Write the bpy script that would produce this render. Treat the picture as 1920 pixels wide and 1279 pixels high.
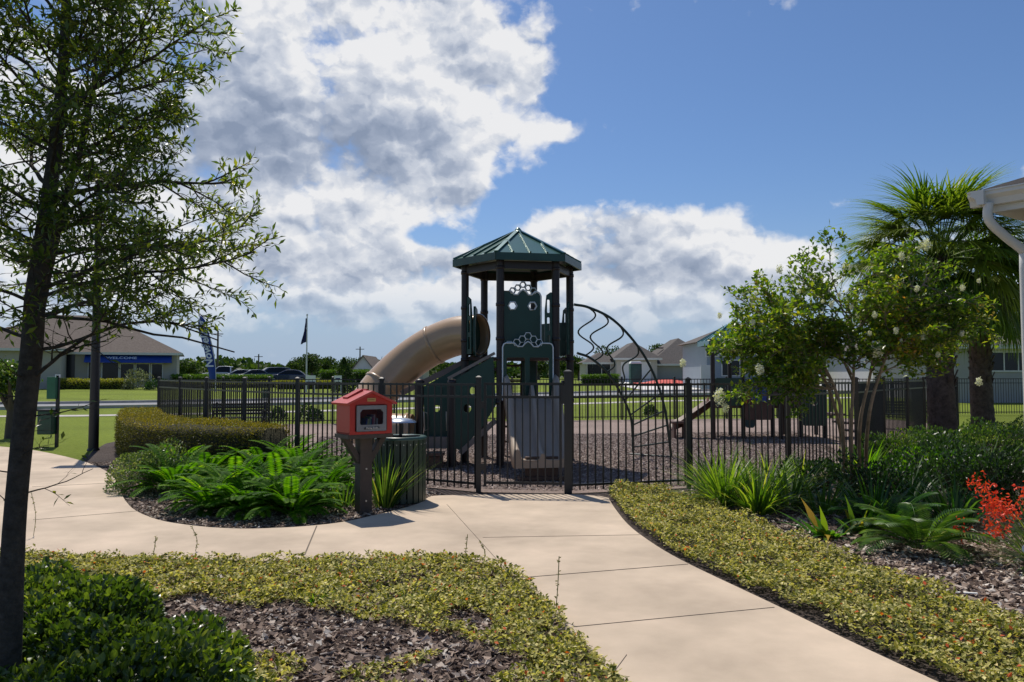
import bpy, math, random
import numpy as np
from mathutils import Vector, Matrix
from mathutils.geometry import tessellate_polygon

# ------------------------------------------------------------ camera, world, sun
for o in list(bpy.data.objects): bpy.data.objects.remove(o)
S = bpy.context.scene
COL = S.collection
F = 1470.0; PITCH = math.atan((705 - 639.5) / F); CAMZ = 1.6
cam_data = bpy.data.cameras.new('camera'); cam = bpy.data.objects.new('camera', cam_data); COL.objects.link(cam)
cam.location = (0, 0, CAMZ); cam.rotation_euler = (math.pi / 2 + PITCH, 0, 0)
cam_data.sensor_width = 36; cam_data.lens = F / 1920 * 36
cam_data.clip_end = 3000; cam_data.clip_start = 0.05
S.camera = cam
S.view_settings.view_transform = 'Standard'; S.view_settings.look = 'None'
S.view_settings.gamma = 1; S.view_settings.exposure = 0.0
try:
    S.cycles.max_bounces = 5; S.cycles.diffuse_bounces = 3; S.cycles.glossy_bounces = 2; S.cycles.transmission_bounces = 4; S.cycles.transparent_max_bounces = 6
except Exception: pass

SUN_EL = math.radians(59.0); SUN_AZ = math.radians(-24.0)   # azimuth from +Y towards +X
sdir = Vector((math.sin(SUN_AZ) * math.cos(SUN_EL), math.cos(SUN_AZ) * math.cos(SUN_EL), math.sin(SUN_EL)))
sl = bpy.data.lights.new('sun', 'SUN'); sl.energy = 4.4; sl.angle = math.radians(0.53); sl.color = (1.0, 0.94, 0.84)
so = bpy.data.objects.new('sun', sl); COL.objects.link(so); so.rotation_euler = sdir.to_track_quat('Z', 'Y').to_euler()

WS = 0.085
world = bpy.data.worlds.new('World'); S.world = world; world.use_nodes = True
try: world.cycles.sampling_method = 'MANUAL'; world.cycles.sample_map_resolution = 256
except Exception: pass
SKYTINT = (.74, .92, 1.16)
def build_world():
    nt = world.node_tree; nt.nodes.clear(); N = nt.nodes; L = nt.links
    out = N.new('ShaderNodeOutputWorld'); bg = N.new('ShaderNodeBackground'); L.new(bg.outputs[0], out.inputs[0])
    bg.inputs['Strength'].default_value = WS
    sky = N.new('ShaderNodeTexSky'); sky.sky_type = 'NISHITA'; sky.sun_disc = False
    sky.sun_elevation = SUN_EL; sky.sun_rotation = SUN_AZ
    sky.air_density = 1.0; sky.dust_density = 0.6; sky.ozone_density = 2.2; sky.altitude = 0
    tc = N.new('ShaderNodeTexCoord'); sp = N.new('ShaderNodeSeparateXYZ'); L.new(tc.outputs['Generated'], sp.inputs[0])
    def m(op, a, b=None, c=None, clamp=False):
        n = N.new('ShaderNodeMath'); n.operation = op; n.use_clamp = clamp
        for i, v in enumerate((a, b, c)):
            if v is None: continue
            if isinstance(v, (int, float)): n.inputs[i].default_value = v
            else: L.new(v, n.inputs[i])
        return n.outputs[0]
    az = m('ARCTAN2', sp.outputs[0], sp.outputs[1]); el = m('ARCSINE', sp.outputs[2])
    cb = N.new('ShaderNodeCombineXYZ'); L.new(az, cb.inputs[0]); L.new(el, cb.inputs[1])
    def vm(op, a, b):
        n = N.new('ShaderNodeVectorMath'); n.operation = op
        for i, v in enumerate((a, b)):
            if isinstance(v, (tuple, list)): n.inputs[i].default_value = v
            else: L.new(v, n.inputs[i])
        return n
    def noise(vec, scale, detail, rough, off=(0, 0, 0), typ='FBM'):
        v = vm('ADD', vec, off).outputs[0]
        n = N.new('ShaderNodeTexNoise'); n.noise_dimensions = '2D'; n.inputs['Scale'].default_value = scale; n.inputs['Detail'].default_value = detail
        n.inputs['Roughness'].default_value = rough; L.new(v, n.inputs['Vector']); return n
    # warp
    w1 = noise(cb.outputs[0], 5.0, 5, 0.6, (3, 1, 0))
    wv = vm('MULTIPLY', vm('SUBTRACT', w1.outputs['Color'], (0.5, 0.5, 0.5)).outputs[0], (0.10, 0.07, 0)).outputs[0]
    p = vm('ADD', cb.outputs[0], wv).outputs[0]
    def blobs(lst, vec):
        acc = None
        for (px, py, rx, ry, s) in lst:
            a = math.atan((px - 960) / F); e = math.atan((705 - py) / F * math.cos(a))
            n_ = N.new('ShaderNodeVectorMath'); n_.operation = 'MULTIPLY_ADD'; L.new(vec, n_.inputs[0]); n_.inputs[1].default_value = (F / rx, F / ry, 0); n_.inputs[2].default_value = (-a * F / rx, -e * F / ry, 0)
            dd = vm('DOT_PRODUCT', n_.outputs[0], n_.outputs[0]).outputs['Value']
            q = m('POWER', math.exp(-1), dd)
            acc = m('MULTIPLY', q, s) if acc is None else m('MULTIPLY_ADD', q, s, acc)
        return acc
    cover = [(1650, 150, 330, 170, -.7), (805, 440, 85, 32, -1.1), (930, 380, 70, 40, -.9), (700, 410, 40, 25, -.3), (440, 318, 70, 20, -.7), (350, 130, 30, 90, -.5), (930, 300, 40, 40, -.5), (330, 60, 40, 60, -.3), (1180, 330, 200, 45, -.8), (620, 600, 60, 12, -.4), (1130, 120, 90, 90, -.5), (620, 60, 260, 120, 1.3), (760, 130, 220, 110, 1.2), (470, 20, 150, 80, .9), (880, 60, 80, 90, .8), (820, 260, 170, 100, 1.1),
             (640, 290, 200, 80, 1.0), (480, 170, 150, 60, .5), (870, 330, 60, 60, .7),
             (960, 215, 90, 50, .8), (1050, 235, 70, 22, .9), (520, 400, 170, 70, 1.1), (640, 450, 180, 70, 1.1), (700, 370, 120, 50, .8),
             (620, 545, 170, 45, .9), (420, 470, 160, 90, .8), (860, 520, 110, 55, 1.0), (770, 500, 60, 40, .8), (1030, 420, 80, 45, .9),
             (1110, 465, 110, 75, 1.1), (1260, 455, 110, 75, 1.1), (1370, 440, 60, 50, .8), (1250, 550, 260, 60, 1.2), (1050, 560, 220, 50, 1.1), (600, 540, 240, 60, 1.0),
             (1460, 490, 90, 45, .8), (1530, 530, 70, 40, .7), (1000, 110, 60, 60, .42), (250, 200, 180, 150, .7), (60, 450, 200, 120, .7),
             (240, 560, 150, 60, .7), (430, 620, 30, 20, .5), (650, 620, 50, 15, .5), (900, 590, 250, 25, .5),
             (-900, 300, 700, 300, .9), (2900, 200, 500, 200, .8), (2300, 560, 260, 90, .9), (-300, 500, 300, 160, .7)]
    dark = [(560, 260, 190, 75, .75), (650, 250, 120, 70, .55), (820, 290, 80, 55, .35), (450, 200, 110, 55, .6), (620, 480, 140, 35, .75), (540, 410, 60, 35, .5),
            (1130, 480, 80, 45, .75), (1260, 500, 120, 30, .35), (640, 590, 260, 22, .5), (900, 590, 160, 25, .55), (1200, 585, 250, 28, .5),
            (250, 200, 180, 120, .7), (330, 60, 90, 90, .6), (700, 340, 70, 50, .55), (560, 100, 90, 40, .25), (850, 120, 60, 30, .2), (2300, 600, 300, 40, .6)]
    cv = blobs(cover, p)
    st_ = vm('MULTIPLY', cb.outputs[0], (1.0, 1.35, 1.0)).outputs[0]
    n1 = noise(st_, 7.5, 6, 0.58, (0, 0, .3)).outputs[0]
    s1 = noise(st_, 7.5, 3, 0.5, (0, 0, .3)).outputs[0]
    s2 = noise(st_, 7.5, 3, 0.5, (0.012, 0.030, .3)).outputs[0]   # same field, looked up towards the sun
    wv2 = vm('MULTIPLY', vm('SUBTRACT', noise(st_, 30.0, 4, 0.6, (7, 1, 0)).outputs['Color'], (0.5, 0.5, 0.5)).outputs[0], (0.035, 0.035, 0)).outputs[0]
    pv_ = vm('ADD', st_, wv2).outputs[0]
    def vor(vec, off):
        n = N.new('ShaderNodeTexVoronoi'); n.voronoi_dimensions = '2D'; n.feature = 'F1'; n.inputs['Scale'].default_value = 13.0
        n.inputs['Detail'].default_value = 2.5; n.inputs['Roughness'].default_value = .5; n.inputs['Lacunarity'].default_value = 2.3
        L.new(vm('ADD', vec, off).outputs[0], n.inputs['Vector']); return m('SUBTRACT', .9, n.outputs['Distance'])
    f1 = vor(pv_, (1, 4, .3)); f2 = vor(pv_, (1.004, 4.016, .3))
    cvc = m('MULTIPLY', m('MINIMUM', cv, 1.15), 1.04)
    dens = m('ADD', m('ADD', cvc, m('MULTIPLY', m('SUBTRACT', n1, 0.5), 1.9)), m('MULTIPLY', m('SUBTRACT', f1, 0.0), 0.85))
    mr = N.new('ShaderNodeMapRange'); mr.interpolation_type = 'SMOOTHSTEP'; L.new(dens, mr.inputs[0])
    mr.inputs[1].default_value = 0.30; mr.inputs[2].default_value = 1.08
    lowr = N.new('ShaderNodeMapRange'); lowr.interpolation_type = 'SMOOTHSTEP'; L.new(el, lowr.inputs[0]); lowr.inputs[1].default_value = 0.03; lowr.inputs[2].default_value = 0.13; lowr.inputs[3].default_value = .2; lowr.inputs[4].default_value = 1.0
    alpha = m('MULTIPLY', mr.outputs[0], lowr.outputs[0])
    dk = m('MINIMUM', blobs(dark, p), 1.0)
    rel = m('ADD', m('MULTIPLY', m('SUBTRACT', s1, s2), 1.7), m('MULTIPLY', m('SUBTRACT', f1, f2), .6))
    core = m('MAXIMUM', m('SUBTRACT', dens, 1.15), 0.0)
    br = m('SUBTRACT', 0.95, m('MULTIPLY', dk, 0.46)); br = m('ADD', br, rel)
    br = m('ADD', br, m('MULTIPLY', m('SUBTRACT', s1, 0.5), -0.35))
    br = m('SUBTRACT', br, m('MULTIPLY', core, 0.15), None, True)
    cr = N.new('ShaderNodeValToRGB'); L.new(br, cr.inputs[0])
    e = cr.color_ramp.elements
    e[0].position = 0.2; e[0].color = (0.27, 0.33, 0.45, 1); e[1].position = 1.0; e[1].color = (0.92, 0.92, 0.93, 1)
    x = cr.color_ramp.elements.new(0.5); x.color = (0.40, 0.46, 0.58, 1)
    x = cr.color_ramp.elements.new(0.78); x.color = (0.66, 0.70, 0.78, 1)
    cs = vm('SCALE', cr.outputs[0], (0, 0, 0)); cs.inputs['Scale'].default_value = 0.93 / WS
    mix = N.new('ShaderNodeMix'); mix.data_type = 'RGBA'
    L.new(m('MULTIPLY', alpha, 0.97), mix.inputs['Factor'])
    # sky tint
    st = vm('MULTIPLY', sky.outputs[0], SKYTINT).outputs[0]
    hz = m('MULTIPLY', el, 1 / .12); hz = m('EXPONENT', m('MULTIPLY', m('MULTIPLY', hz, hz), -1.0)); hm = N.new('ShaderNodeMix'); hm.data_type = 'RGBA'
    L.new(m('MULTIPLY', hz, .93), hm.inputs['Factor']); L.new(st, hm.inputs['A']); hm.inputs['B'].default_value = (.37 / WS, .47 / WS, .625 / WS, 1); st = hm.outputs['Result']
    L.new(st, mix.inputs['A']); L.new(cs.outputs[0], mix.inputs['B'])
    L.new(mix.outputs['Result'], bg.inputs['Color'])

build_world()

# ------------------------------------------------------------ coordinates
rng = np.random.default_rng(7); random.seed(7)
CP, SP_ = math.cos(PITCH), math.sin(PITCH)
def ray(px, py):
    x, f, u = (px - 960), F, -(py - 639.5)
    return Vector((x, f * CP - u * SP_, f * SP_ + u * CP))
def sst(a, b, t):
    t = np.clip((t - a) / (b - a), 0, 1); return t * t * (3 - 2 * t)
def hgt(x, y):
    return 0.95 * sst(30, 100, np.asarray(y, float))
def gp(px, py, dz=0.0):                 # a point of the ground seen at (px, py)
    d = ray(px, py); t = 0.0; z = 0.0
    for _ in range(60):
        t = (z + dz - CAMZ) / d.z if d.z < -1e-6 else 3e5
        z = 0.5 * z + 0.5 * float(hgt(0, d.y * t))
    return (d.x * t, d.y * t)
def at(px, py, Y):                      # the point at depth Y seen at (px, py)
    d = ray(px, py); t = Y / d.y
    return (d.x * t, Y, CAMZ + d.z * t)
def gz(x, y): return float(hgt(x, y))

# ------------------------------------------------------------ mesh builder
ORG = {}
def nrm(v): return v / np.maximum(np.linalg.norm(v, axis=-1, keepdims=True), 1e-9)
class MB:
    def __init__(s): s.V = []; s.n = 0; s.L = []; s.T = []; s.M = []; s.R = []; s.S = []
    def add(s, V, faces, mat=0, r=0.5, smooth=False):
        V = np.asarray(V, float).reshape(-1, 3)
        for f in faces: s.L.append(np.asarray(f) + s.n); s.T.append([len(f)])
        k = len(faces); s.M.append([mat] * k); s.R.append([r] * k); s.S.append([smooth] * k)
        s.V.append(V); s.n += len(V); return s
    def bulk(s, V, faces, mat=0, r=None, smooth=False):      # V (N,k,3), the same faces for each
        N, k = V.shape[:2]
        if N == 0: return s
        base = (np.arange(N) * k + s.n)[:, None]
        fl = np.concatenate([np.asarray(f) for f in faces])[None, :]
        s.L.append((base + fl).ravel()); s.T.append(np.tile([len(f) for f in faces], N))
        nf = len(faces)
        s.M.append(np.repeat(np.broadcast_to(np.asarray(mat), (N,)), nf))
        rr = rng.random(N) if r is None else np.broadcast_to(np.asarray(r, float), (N,))
        s.R.append(np.repeat(rr, nf)); s.S.append([smooth] * (N * nf))
        s.V.append(V.reshape(-1, 3)); s.n += N * k; return s
    def box(s, c, size, rz=0, mat=0, r=0.5, rot=None, taper=1.0):
        hx, hy, hz = size[0] / 2, size[1] / 2, size[2] / 2
        v = np.array([[x * hx * (taper if z > 0 else 1), y * hy * (taper if z > 0 else 1), z * hz] for z in (-1, 1) for y in (-1, 1) for x in (-1, 1)])
        if rot is not None: v = v @ np.array(rot).T
        elif rz: c_, s_ = math.cos(rz), math.sin(rz); v = v @ np.array([[c_, s_, 0], [-s_, c_, 0], [0, 0, 1]])
        return s.add(v + np.array(c), [(0, 2, 3, 1), (4, 5, 7, 6), (0, 1, 5, 4), (2, 6, 7, 3), (0, 4, 6, 2), (1, 3, 7, 5)], mat, r)
    def bar(s, a, b, w, d=None, mat=0, r=0.5, up=(0, 0, 1)):
        a = np.array(a, float); b = np.array(b, float); d = d or w
        t = nrm(b - a); u = np.array(up, float)
        if abs(np.dot(t, u)) > .98: u = np.array([0, 1, 0.])
        x = nrm(np.cross(t, u)); y = np.cross(x, t)
        q = [(-1, -1), (1, -1), (1, 1), (-1, 1)]
        V = [p + x * i * w / 2 + y * j * d / 2 for p in (a, b) for i, j in q]
        return s.add(V, [(3, 2, 1, 0), (4, 5, 6, 7), (0, 1, 5, 4), (1, 2, 6, 5), (2, 3, 7, 6), (3, 0, 4, 7)], mat, r)
    def tube(s, P, R, n=8, mat=0, r=0.5, caps=True, smooth=True, closed=False, squash=None):
        P = np.array(P, float); m_ = len(P); R = np.broadcast_to(np.asarray(R, float), (m_,))
        T = np.zeros_like(P); T[1:-1] = P[2:] - P[:-2]; T[0] = P[1] - P[0]; T[-1] = P[-1] - P[-2]
        if closed: T[0] = T[-1] = P[1] - P[-1]
        T = nrm(T); u = np.array([0, 0, 1.]) if abs(T[0][2]) < .9 else np.array([1., 0, 0])
        V = []; x = nrm(np.cross(T[0], u))
        an = np.linspace(0, 2 * math.pi, n, endpoint=False)
        for i in range(m_):
            x = nrm(x - T[i] * np.dot(x, T[i])); y = np.cross(T[i], x)
            V.append(P[i] + R[i] * (np.cos(an)[:, None] * x + np.sin(an)[:, None] * y))
        V = np.concatenate(V); fs = []
        for i in range(m_ if closed else m_ - 1):
            j = (i + 1) % m_
            for k in range(n):
                k2 = (k + 1) % n; fs.append((i * n + k, i * n + k2, j * n + k2, j * n + k))
        s.add(V, fs, mat, r, smooth)
        if caps and not closed:
            s.add(V[:n], [tuple(range(n))[::-1]], mat, r); s.add(V[-n:], [tuple(range(n))], mat, r)
        return s
    def lathe(s, c, prof, n=24, mat=0, r=0.5, smooth=True):      # prof [(radius, z)]
        an = np.linspace(0, 2 * math.pi, n, endpoint=False); c = np.array(c, float)
        V = np.concatenate([np.stack([np.cos(an) * q, np.sin(an) * q, np.full(n, z)], 1) for q, z in prof]) + c
        fs = [(i * n + k, i * n + (k + 1) % n, (i + 1) * n + (k + 1) % n, (i + 1) * n + k) for i in range(len(prof) - 1) for k in range(n)]
        return s.add(V, fs, mat, r, smooth)
    def plate(s, outer, holes, o, ux, uz, th, mat=0, r=0.5):     # 2-D outline with holes, thickness th, in plane o + a*ux + b*uz
        o = np.array(o, float); ux = np.array(ux, float); uz = np.array(uz, float); nn = nrm(np.cross(ux, uz)) * th / 2
        loops = [outer] + list(holes)
        tri = tessellate_polygon([[Vector((a, b, 0)) for a, b in l] for l in loops])
        P = np.array([o + a * ux + b * uz for l in loops for a, b in l]); k = len(P)
        s.add(P + nn, tri, mat, r); s.add(P - nn, [t[::-1] for t in tri], mat, r)
        i0 = 0; V = np.concatenate([P + nn, P - nn]); fs = []
        for l in loops:
            q = len(l)
            for i in range(q): a, b = i0 + i, i0 + (i + 1) % q; fs.append((a, b, b + k, a + k))
            i0 += q
        return s.add(V, fs, mat, r)
    def prism(s, poly, z0, z1, mat=0, r=0.5):
        k = len(poly); V = [(x, y, z0) for x, y in poly] + [(x, y, z1) for x, y in poly]
        tri = tessellate_polygon([[Vector((a, b, 0)) for a, b in poly]])
        fs = [(i, (i + 1) % k, (i + 1) % k + k, i + k) for i in range(k)]
        fs += [tuple(t) for t in tri] + [tuple(x + k for x in t) for t in tri]
        return s.add(V, fs, mat, r)
    def leaves(s, P, D, Nn, Ln, Wd, mat=0, r=None, fold=.12, droop=-.12, round_=.5, smooth=False):
        P = np.asarray(P, float); D = nrm(np.asarray(D, float)); side = nrm(np.cross(np.asarray(Nn, float), D)); n2 = np.cross(D, side)
        Ln = np.broadcast_to(Ln, (len(P),))[:, None]; Wd = np.broadcast_to(Wd, (len(P),))[:, None]
        tv = [(0, 0, 0), (.3, .5, fold), (.3, -.5, fold), (.3, 0, 0), (.72, .5 * (round_ + .3), fold * .8 + droop * .4), (.72, -.5 * (round_ + .3), fold * .8 + droop * .4), (.72, 0, droop * .4), (1, 0, droop)]
        V = np.stack([P + a * Ln * D + b * Wd * side + c * Ln * n2 * 1.0 for a, b, c in tv], 1)
        return s.bulk(V, [(0, 3, 1), (0, 2, 3), (1, 3, 6, 4), (3, 2, 5, 6), (4, 6, 7), (6, 5, 7)], mat, r, smooth)
    def quads(s, P, D, Nn, Ln, Wd, mat=0, r=None, fold=0.0):      # small diamond leaves
        P = np.asarray(P, float); D = nrm(np.asarray(D, float)); side = nrm(np.cross(np.asarray(Nn, float), D)); n2 = np.cross(D, side)
        Ln = np.broadcast_to(Ln, (len(P),))[:, None]; Wd = np.broadcast_to(Wd, (len(P),))[:, None]
        tv = [(0, 0, 0), (.5, .5, fold), (1, 0, 0), (.5, -.5, fold)]
        V = np.stack([P + a * Ln * D + b * Wd * side + c * Ln * n2 for a, b, c in tv], 1)
        return s.bulk(V, [(0, 1, 2), (0, 2, 3)], mat, r)
    def blades(s, P, D, Ln, Wd, bend, mat=0, r=None, n=5, fold=.25):     # arching strips
        P = np.asarray(P, float); D = nrm(np.asarray(D, float)); N = len(P)
        Ln = np.broadcast_to(Ln, (N,))[:, None]; Wd = np.broadcast_to(Wd, (N,))[:, None]; bend = np.broadcast_to(bend, (N,))[:, None]
        H = nrm(D * np.array([1, 1, 0]) + 1e-6); side = np.stack([-H[:, 1], H[:, 0], np.zeros(N)], 1)
        el = np.arcsin(np.clip(D[:, 2:3], -1, 1)); q = P.copy(); rows = []
        for i in range(n):
            t = i / (n - 1); w = Wd * (.55 + .45 * math.sin(math.pi * min(t * 1.3, 1))) * (1 - t ** 3 * .96)
            rows += [q + side * w / 2, q - side * w / 2]
            e2 = el - bend * ((i + .5) / n) ** 1.3; q = q + (H * np.cos(e2) + np.array([0, 0, 1]) * np.sin(e2)) * Ln / (n - 1)
        V = np.stack(rows, 1)
        return s.bulk(V, [(2 * i, 2 * i + 1, 2 * i + 3, 2 * i + 2) for i in range(n - 1)], mat, r, True)
    def build(s, name, mats, parent=None, org=None, bevel=0):
        V = np.concatenate(s.V) if s.V else np.zeros((0, 3))
        if parent is not None: o0 = np.array(ORG[parent.name])
        else: o0 = np.array(org if org is not None else (V.mean(0)[0], V.mean(0)[1], V[:, 2].min()))
        me = bpy.data.meshes.new(name)
        loops = np.concatenate([np.asarray(l).ravel() for l in s.L]).astype(np.int32); tot = np.concatenate([np.asarray(t) for t in s.T]).astype(np.int32)
        me.vertices.add(len(V)); me.vertices.foreach_set('co', (V - o0).astype(np.float32).ravel())
        me.loops.add(len(loops)); me.loops.foreach_set('vertex_index', loops)
        me.polygons.add(len(tot)); me.polygons.foreach_set('loop_start', np.concatenate([[0], np.cumsum(tot)[:-1]]).astype(np.int32))
        me.polygons.foreach_set('material_index', np.concatenate([np.asarray(t) for t in s.M]).astype(np.int32))
        me.polygons.foreach_set('use_smooth', np.concatenate([np.asarray(t) for t in s.S]).astype(bool))
        a = me.attributes.new('r', 'FLOAT', 'FACE'); a.data.foreach_set('value', np.concatenate([np.asarray(t, float) for t in s.R]).astype(np.float32))
        me.update(calc_edges=True); me.validate()
        for m_ in (mats if isinstance(mats, (list, tuple)) else [mats]): me.materials.append(m_)
        ob = bpy.data.objects.new(name, me); COL.objects.link(ob)
        if parent is not None: ob.parent = parent
        else: ob.location = o0
        ORG[ob.name] = tuple(o0)
        if bevel:
            b = ob.modifiers.new('bevel', 'BEVEL'); b.width = bevel; b.segments = 2; b.limit_method = 'ANGLE'; b.angle_limit = math.radians(35)
        return ob
def tag(o, label=None, cat=None, group=None, kind=None):
    if label: o['label'] = label
    if cat: o['category'] = cat
    if group: o['group'] = group
    if kind: o['kind'] = kind
    return o
def thing(name, loc, label, cat, group=None):
    o = bpy.data.objects.new(name, None); COL.objects.link(o); o.location = loc; o.empty_display_size = .2
    ORG[o.name] = tuple(loc); return tag(o, label, cat, group)
def dup(root, loc, rz=0, label=None, sc=1.0):
    def cp(o, par):
        c = o.copy(); COL.objects.link(c); c.parent = par
        for ch in list(o.children): cp(ch, c)
        return c
    r = cp(root, None); r.location = loc; r.rotation_euler = (0, 0, rz); r.scale = (sc, sc, sc)
    if label: r['label'] = label
    ORG[r.name] = tuple(loc); return r

# ------------------------------------------------------------ materials
MATS = {}
def _base(name):
    m = bpy.data.materials.new(name); m.use_nodes = True; nt = m.node_tree
    return m, nt, nt.nodes['Principled BSDF'], nt.nodes['Material Output']
def _noise(nt, scale, detail=5, rough=.6, coord='Object'):
    tc = nt.nodes.new('ShaderNodeTexCoord'); n = nt.nodes.new('ShaderNodeTexNoise'); nt.links.new(tc.outputs[coord], n.inputs['Vector'])
    n.inputs['Scale'].default_value = scale; n.inputs['Detail'].default_value = detail; n.inputs['Roughness'].default_value = rough; return n
def _ramp(nt, fac, stops):
    r = nt.nodes.new('ShaderNodeValToRGB'); nt.links.new(fac, r.inputs[0]); e = r.color_ramp.elements
    e[0].position, e[0].color = stops[0][0], (*stops[0][1], 1); e[1].position, e[1].color = stops[-1][0], (*stops[-1][1], 1)
    for p, c in stops[1:-1]: x = e.new(p); x.color = (*c, 1)
    return r
def mat(name, col, rough=.6, metal=0, var=.18, vs=3, bump=0, bs=60, spec=.5, coat=0):
    if name in MATS: return MATS[name]
    m, nt, b, out = _base(name); n = _noise(nt, vs)
    c = np.array(col)
    r = _ramp(nt, n.outputs[0], [(.3, tuple(np.clip(c * (1 - var), 0, 1))), (.7, tuple(np.clip(c * (1 + var), 0, 1)))])
    nt.links.new(r.outputs[0], b.inputs['Base Color']); b.inputs['Roughness'].default_value = rough; b.inputs['Metallic'].default_value = metal
    b.inputs['Specular IOR Level'].default_value = spec; b.inputs['Coat Weight'].default_value = coat
    if bump:
        n2 = _noise(nt, bs, 6, .65); bp = nt.nodes.new('ShaderNodeBump'); bp.inputs['Strength'].default_value = 1.0; bp.inputs['Distance'].default_value = bump
        nt.links.new(n2.outputs[0], bp.inputs['Height']); nt.links.new(bp.outputs[0], b.inputs['Normal'])
    MATS[name] = m; return m
def leafmat(name, stops, trans=.45, rough=.4, spec=.5, tcol=1.6, gain=1.4):
    if name in MATS: return MATS[name]
    stops = [(p, tuple(min(v * gain, .9) for v in c)) for p, c in stops]
    m, nt, b, out = _base(name); at_ = nt.nodes.new('ShaderNodeAttribute'); at_.attribute_name = 'r'
    r = _ramp(nt, at_.outputs['Fac'], stops); nt.links.new(r.outputs[0], b.inputs['Base Color'])
    b.inputs['Roughness'].default_value = rough; b.inputs['Specular IOR Level'].default_value = spec
    tr = nt.nodes.new('ShaderNodeBsdfTranslucent'); hs = nt.nodes.new('ShaderNodeVectorMath'); hs.operation = 'MULTIPLY'
    hs.inputs[1].default_value = (tcol * 1.0, tcol * 1.05, tcol * .35); nt.links.new(r.outputs[0], hs.inputs[0]); nt.links.new(hs.outputs[0], tr.inputs[0])
    mx = nt.nodes.new('ShaderNodeMixShader'); mx.inputs[0].default_value = trans
    nt.links.new(b.outputs[0], mx.inputs[1]); nt.links.new(tr.outputs[0], mx.inputs[2]); nt.links.new(mx.outputs[0], out.inputs[0])
    MATS[name] = m; return m
def attrmat(name, stops, rough=.8, bump=0, bs=80):
    if name in MATS: return MATS[name]
    m, nt, b, out = _base(name); at_ = nt.nodes.new('ShaderNodeAttribute'); at_.attribute_name = 'r'
    r = _ramp(nt, at_.outputs['Fac'], stops); nt.links.new(r.outputs[0], b.inputs['Base Color']); b.inputs['Roughness'].default_value = rough
    MATS[name] = m; return m
def groundmat(name, stops, scale, detail=8, bump=.02, bs=30, rough=.95, big=None):
    if name in MATS: return MATS[name]
    m, nt, b, out = _base(name); n = _noise(nt, scale, detail, .7); r = _ramp(nt, n.outputs[0], stops)
    colr = r.outputs[0]
    if big:
        n3 = _noise(nt, big[0], 4, .6); r3 = _ramp(nt, n3.outputs[0], [(.35, (big[1],) * 3), (.65, (big[2],) * 3)])
        mm = nt.nodes.new('ShaderNodeVectorMath'); mm.operation = 'MULTIPLY'; nt.links.new(colr, mm.inputs[0]); nt.links.new(r3.outputs[0], mm.inputs[1]); colr = mm.outputs[0]
    nt.links.new(colr, b.inputs['Base Color']); b.inputs['Roughness'].default_value = rough; b.inputs['Specular IOR Level'].default_value = .2
    n2 = _noise(nt, bs, 6, .7); bp = nt.nodes.new('ShaderNodeBump'); bp.inputs['Distance'].default_value = bump; bp.inputs['Strength'].default_value = 1
    nt.links.new(n2.outputs[0], bp.inputs['Height']); nt.links.new(bp.outputs[0], b.inputs['Normal'])
    MATS[name] = m; return m
def lumps(P, sc, seed=0, k=6):           # cheap smooth noise, about -1..1
    g = np.random.default_rng(seed); D = g.normal(size=(k, 3)); ph = g.random(k) * 6.28
    D = nrm(D) * (sc * (.6 + g.random((k, 1)) * 1.2)); return np.sin(P @ D.T + ph).sum(1) / math.sqrt(k) * .8
def rnd3(n): return nrm(rng.normal(size=(n, 3)))
def text_mesh(txt, size, o, ux, uz, mat_, parent, name='lettering', depth=.002, shear=0.0, bold=0):
    cu = bpy.data.curves.new('t', 'FONT'); cu.body = txt; cu.size = size; cu.align_x = 'CENTER'; cu.align_y = 'CENTER'; cu.extrude = depth; cu.shear = shear; cu.offset = bold
    cu.resolution_u = 3
    t = bpy.data.objects.new('t', cu); COL.objects.link(t); dg = bpy.context.evaluated_depsgraph_get()
    me = bpy.data.meshes.new_from_object(t.evaluated_get(dg)); bpy.data.objects.remove(t); bpy.data.curves.remove(cu)
    ux = Vector(ux).normalized(); uz = Vector(uz).normalized(); n = ux.cross(uz)
    M_ = Matrix((ux, uz, n)).transposed().to_4x4(); M_.translation = Vector(o) - Vector(ORG[parent.name]); me.transform(M_)
    me.materials.clear(); me.materials.append(mat_); me.name = name
    ob = bpy.data.objects.new(name, me); COL.objects.link(ob); ob.parent = parent; ORG[ob.name] = ORG[parent.name]; return ob
def inpoly(P, poly):
    x, y = P[:, 0], P[:, 1]; c = np.zeros(len(P), bool); j = len(poly) - 1
    for i in range(len(poly)):
        xi, yi = poly[i]; xj, yj = poly[j]
        t = ((yi > y) != (yj > y)) & (x < (xj - xi) * (y - yi) / (yj - yi + 1e-12) + xi); c ^= t; j = i
    return c
def scatter(poly, n):
    q = np.array(poly); lo, hi = q.min(0), q.max(0); P = lo + rng.random((int(n), 2)) * (hi - lo); return P[inpoly(P, poly)]

# ------------------------------------------------------------ setting
black = mat('black_powder_coat', (.012, .012, .014), .38, 0, .1)
grass_m = groundmat('lawn_grass', [(.25, (.09, .13, .012)), (.5, (.16, .21, .018)), (.75, (.24, .27, .03))], 9, bump=.05, bs=25, big=(.12, .75, 1.15))
mulch_m = groundmat('bark_mulch', [(.3, (.018, .013, .012)), (.5, (.075, .058, .052)), (.72, (.19, .155, .145))], 38, bump=.03, bs=45, big=(.9, .75, 1.15))
play_m = groundmat('rubber_mulch', [(.3, (.15, .108, .09)), (.5, (.29, .22, .19)), (.72, (.43, .34, .30))], 30, bump=.03, bs=35, big=(.5, .85, 1.1))
concrete_m = groundmat('broom_concrete', [(.3, (.47, .375, .285)), (.5, (.54, .435, .33)), (.7, (.61, .485, .37))], 1.1, 12, bump=.0015, bs=160, rough=.9, big=(.7, .80, 1.09))
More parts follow.
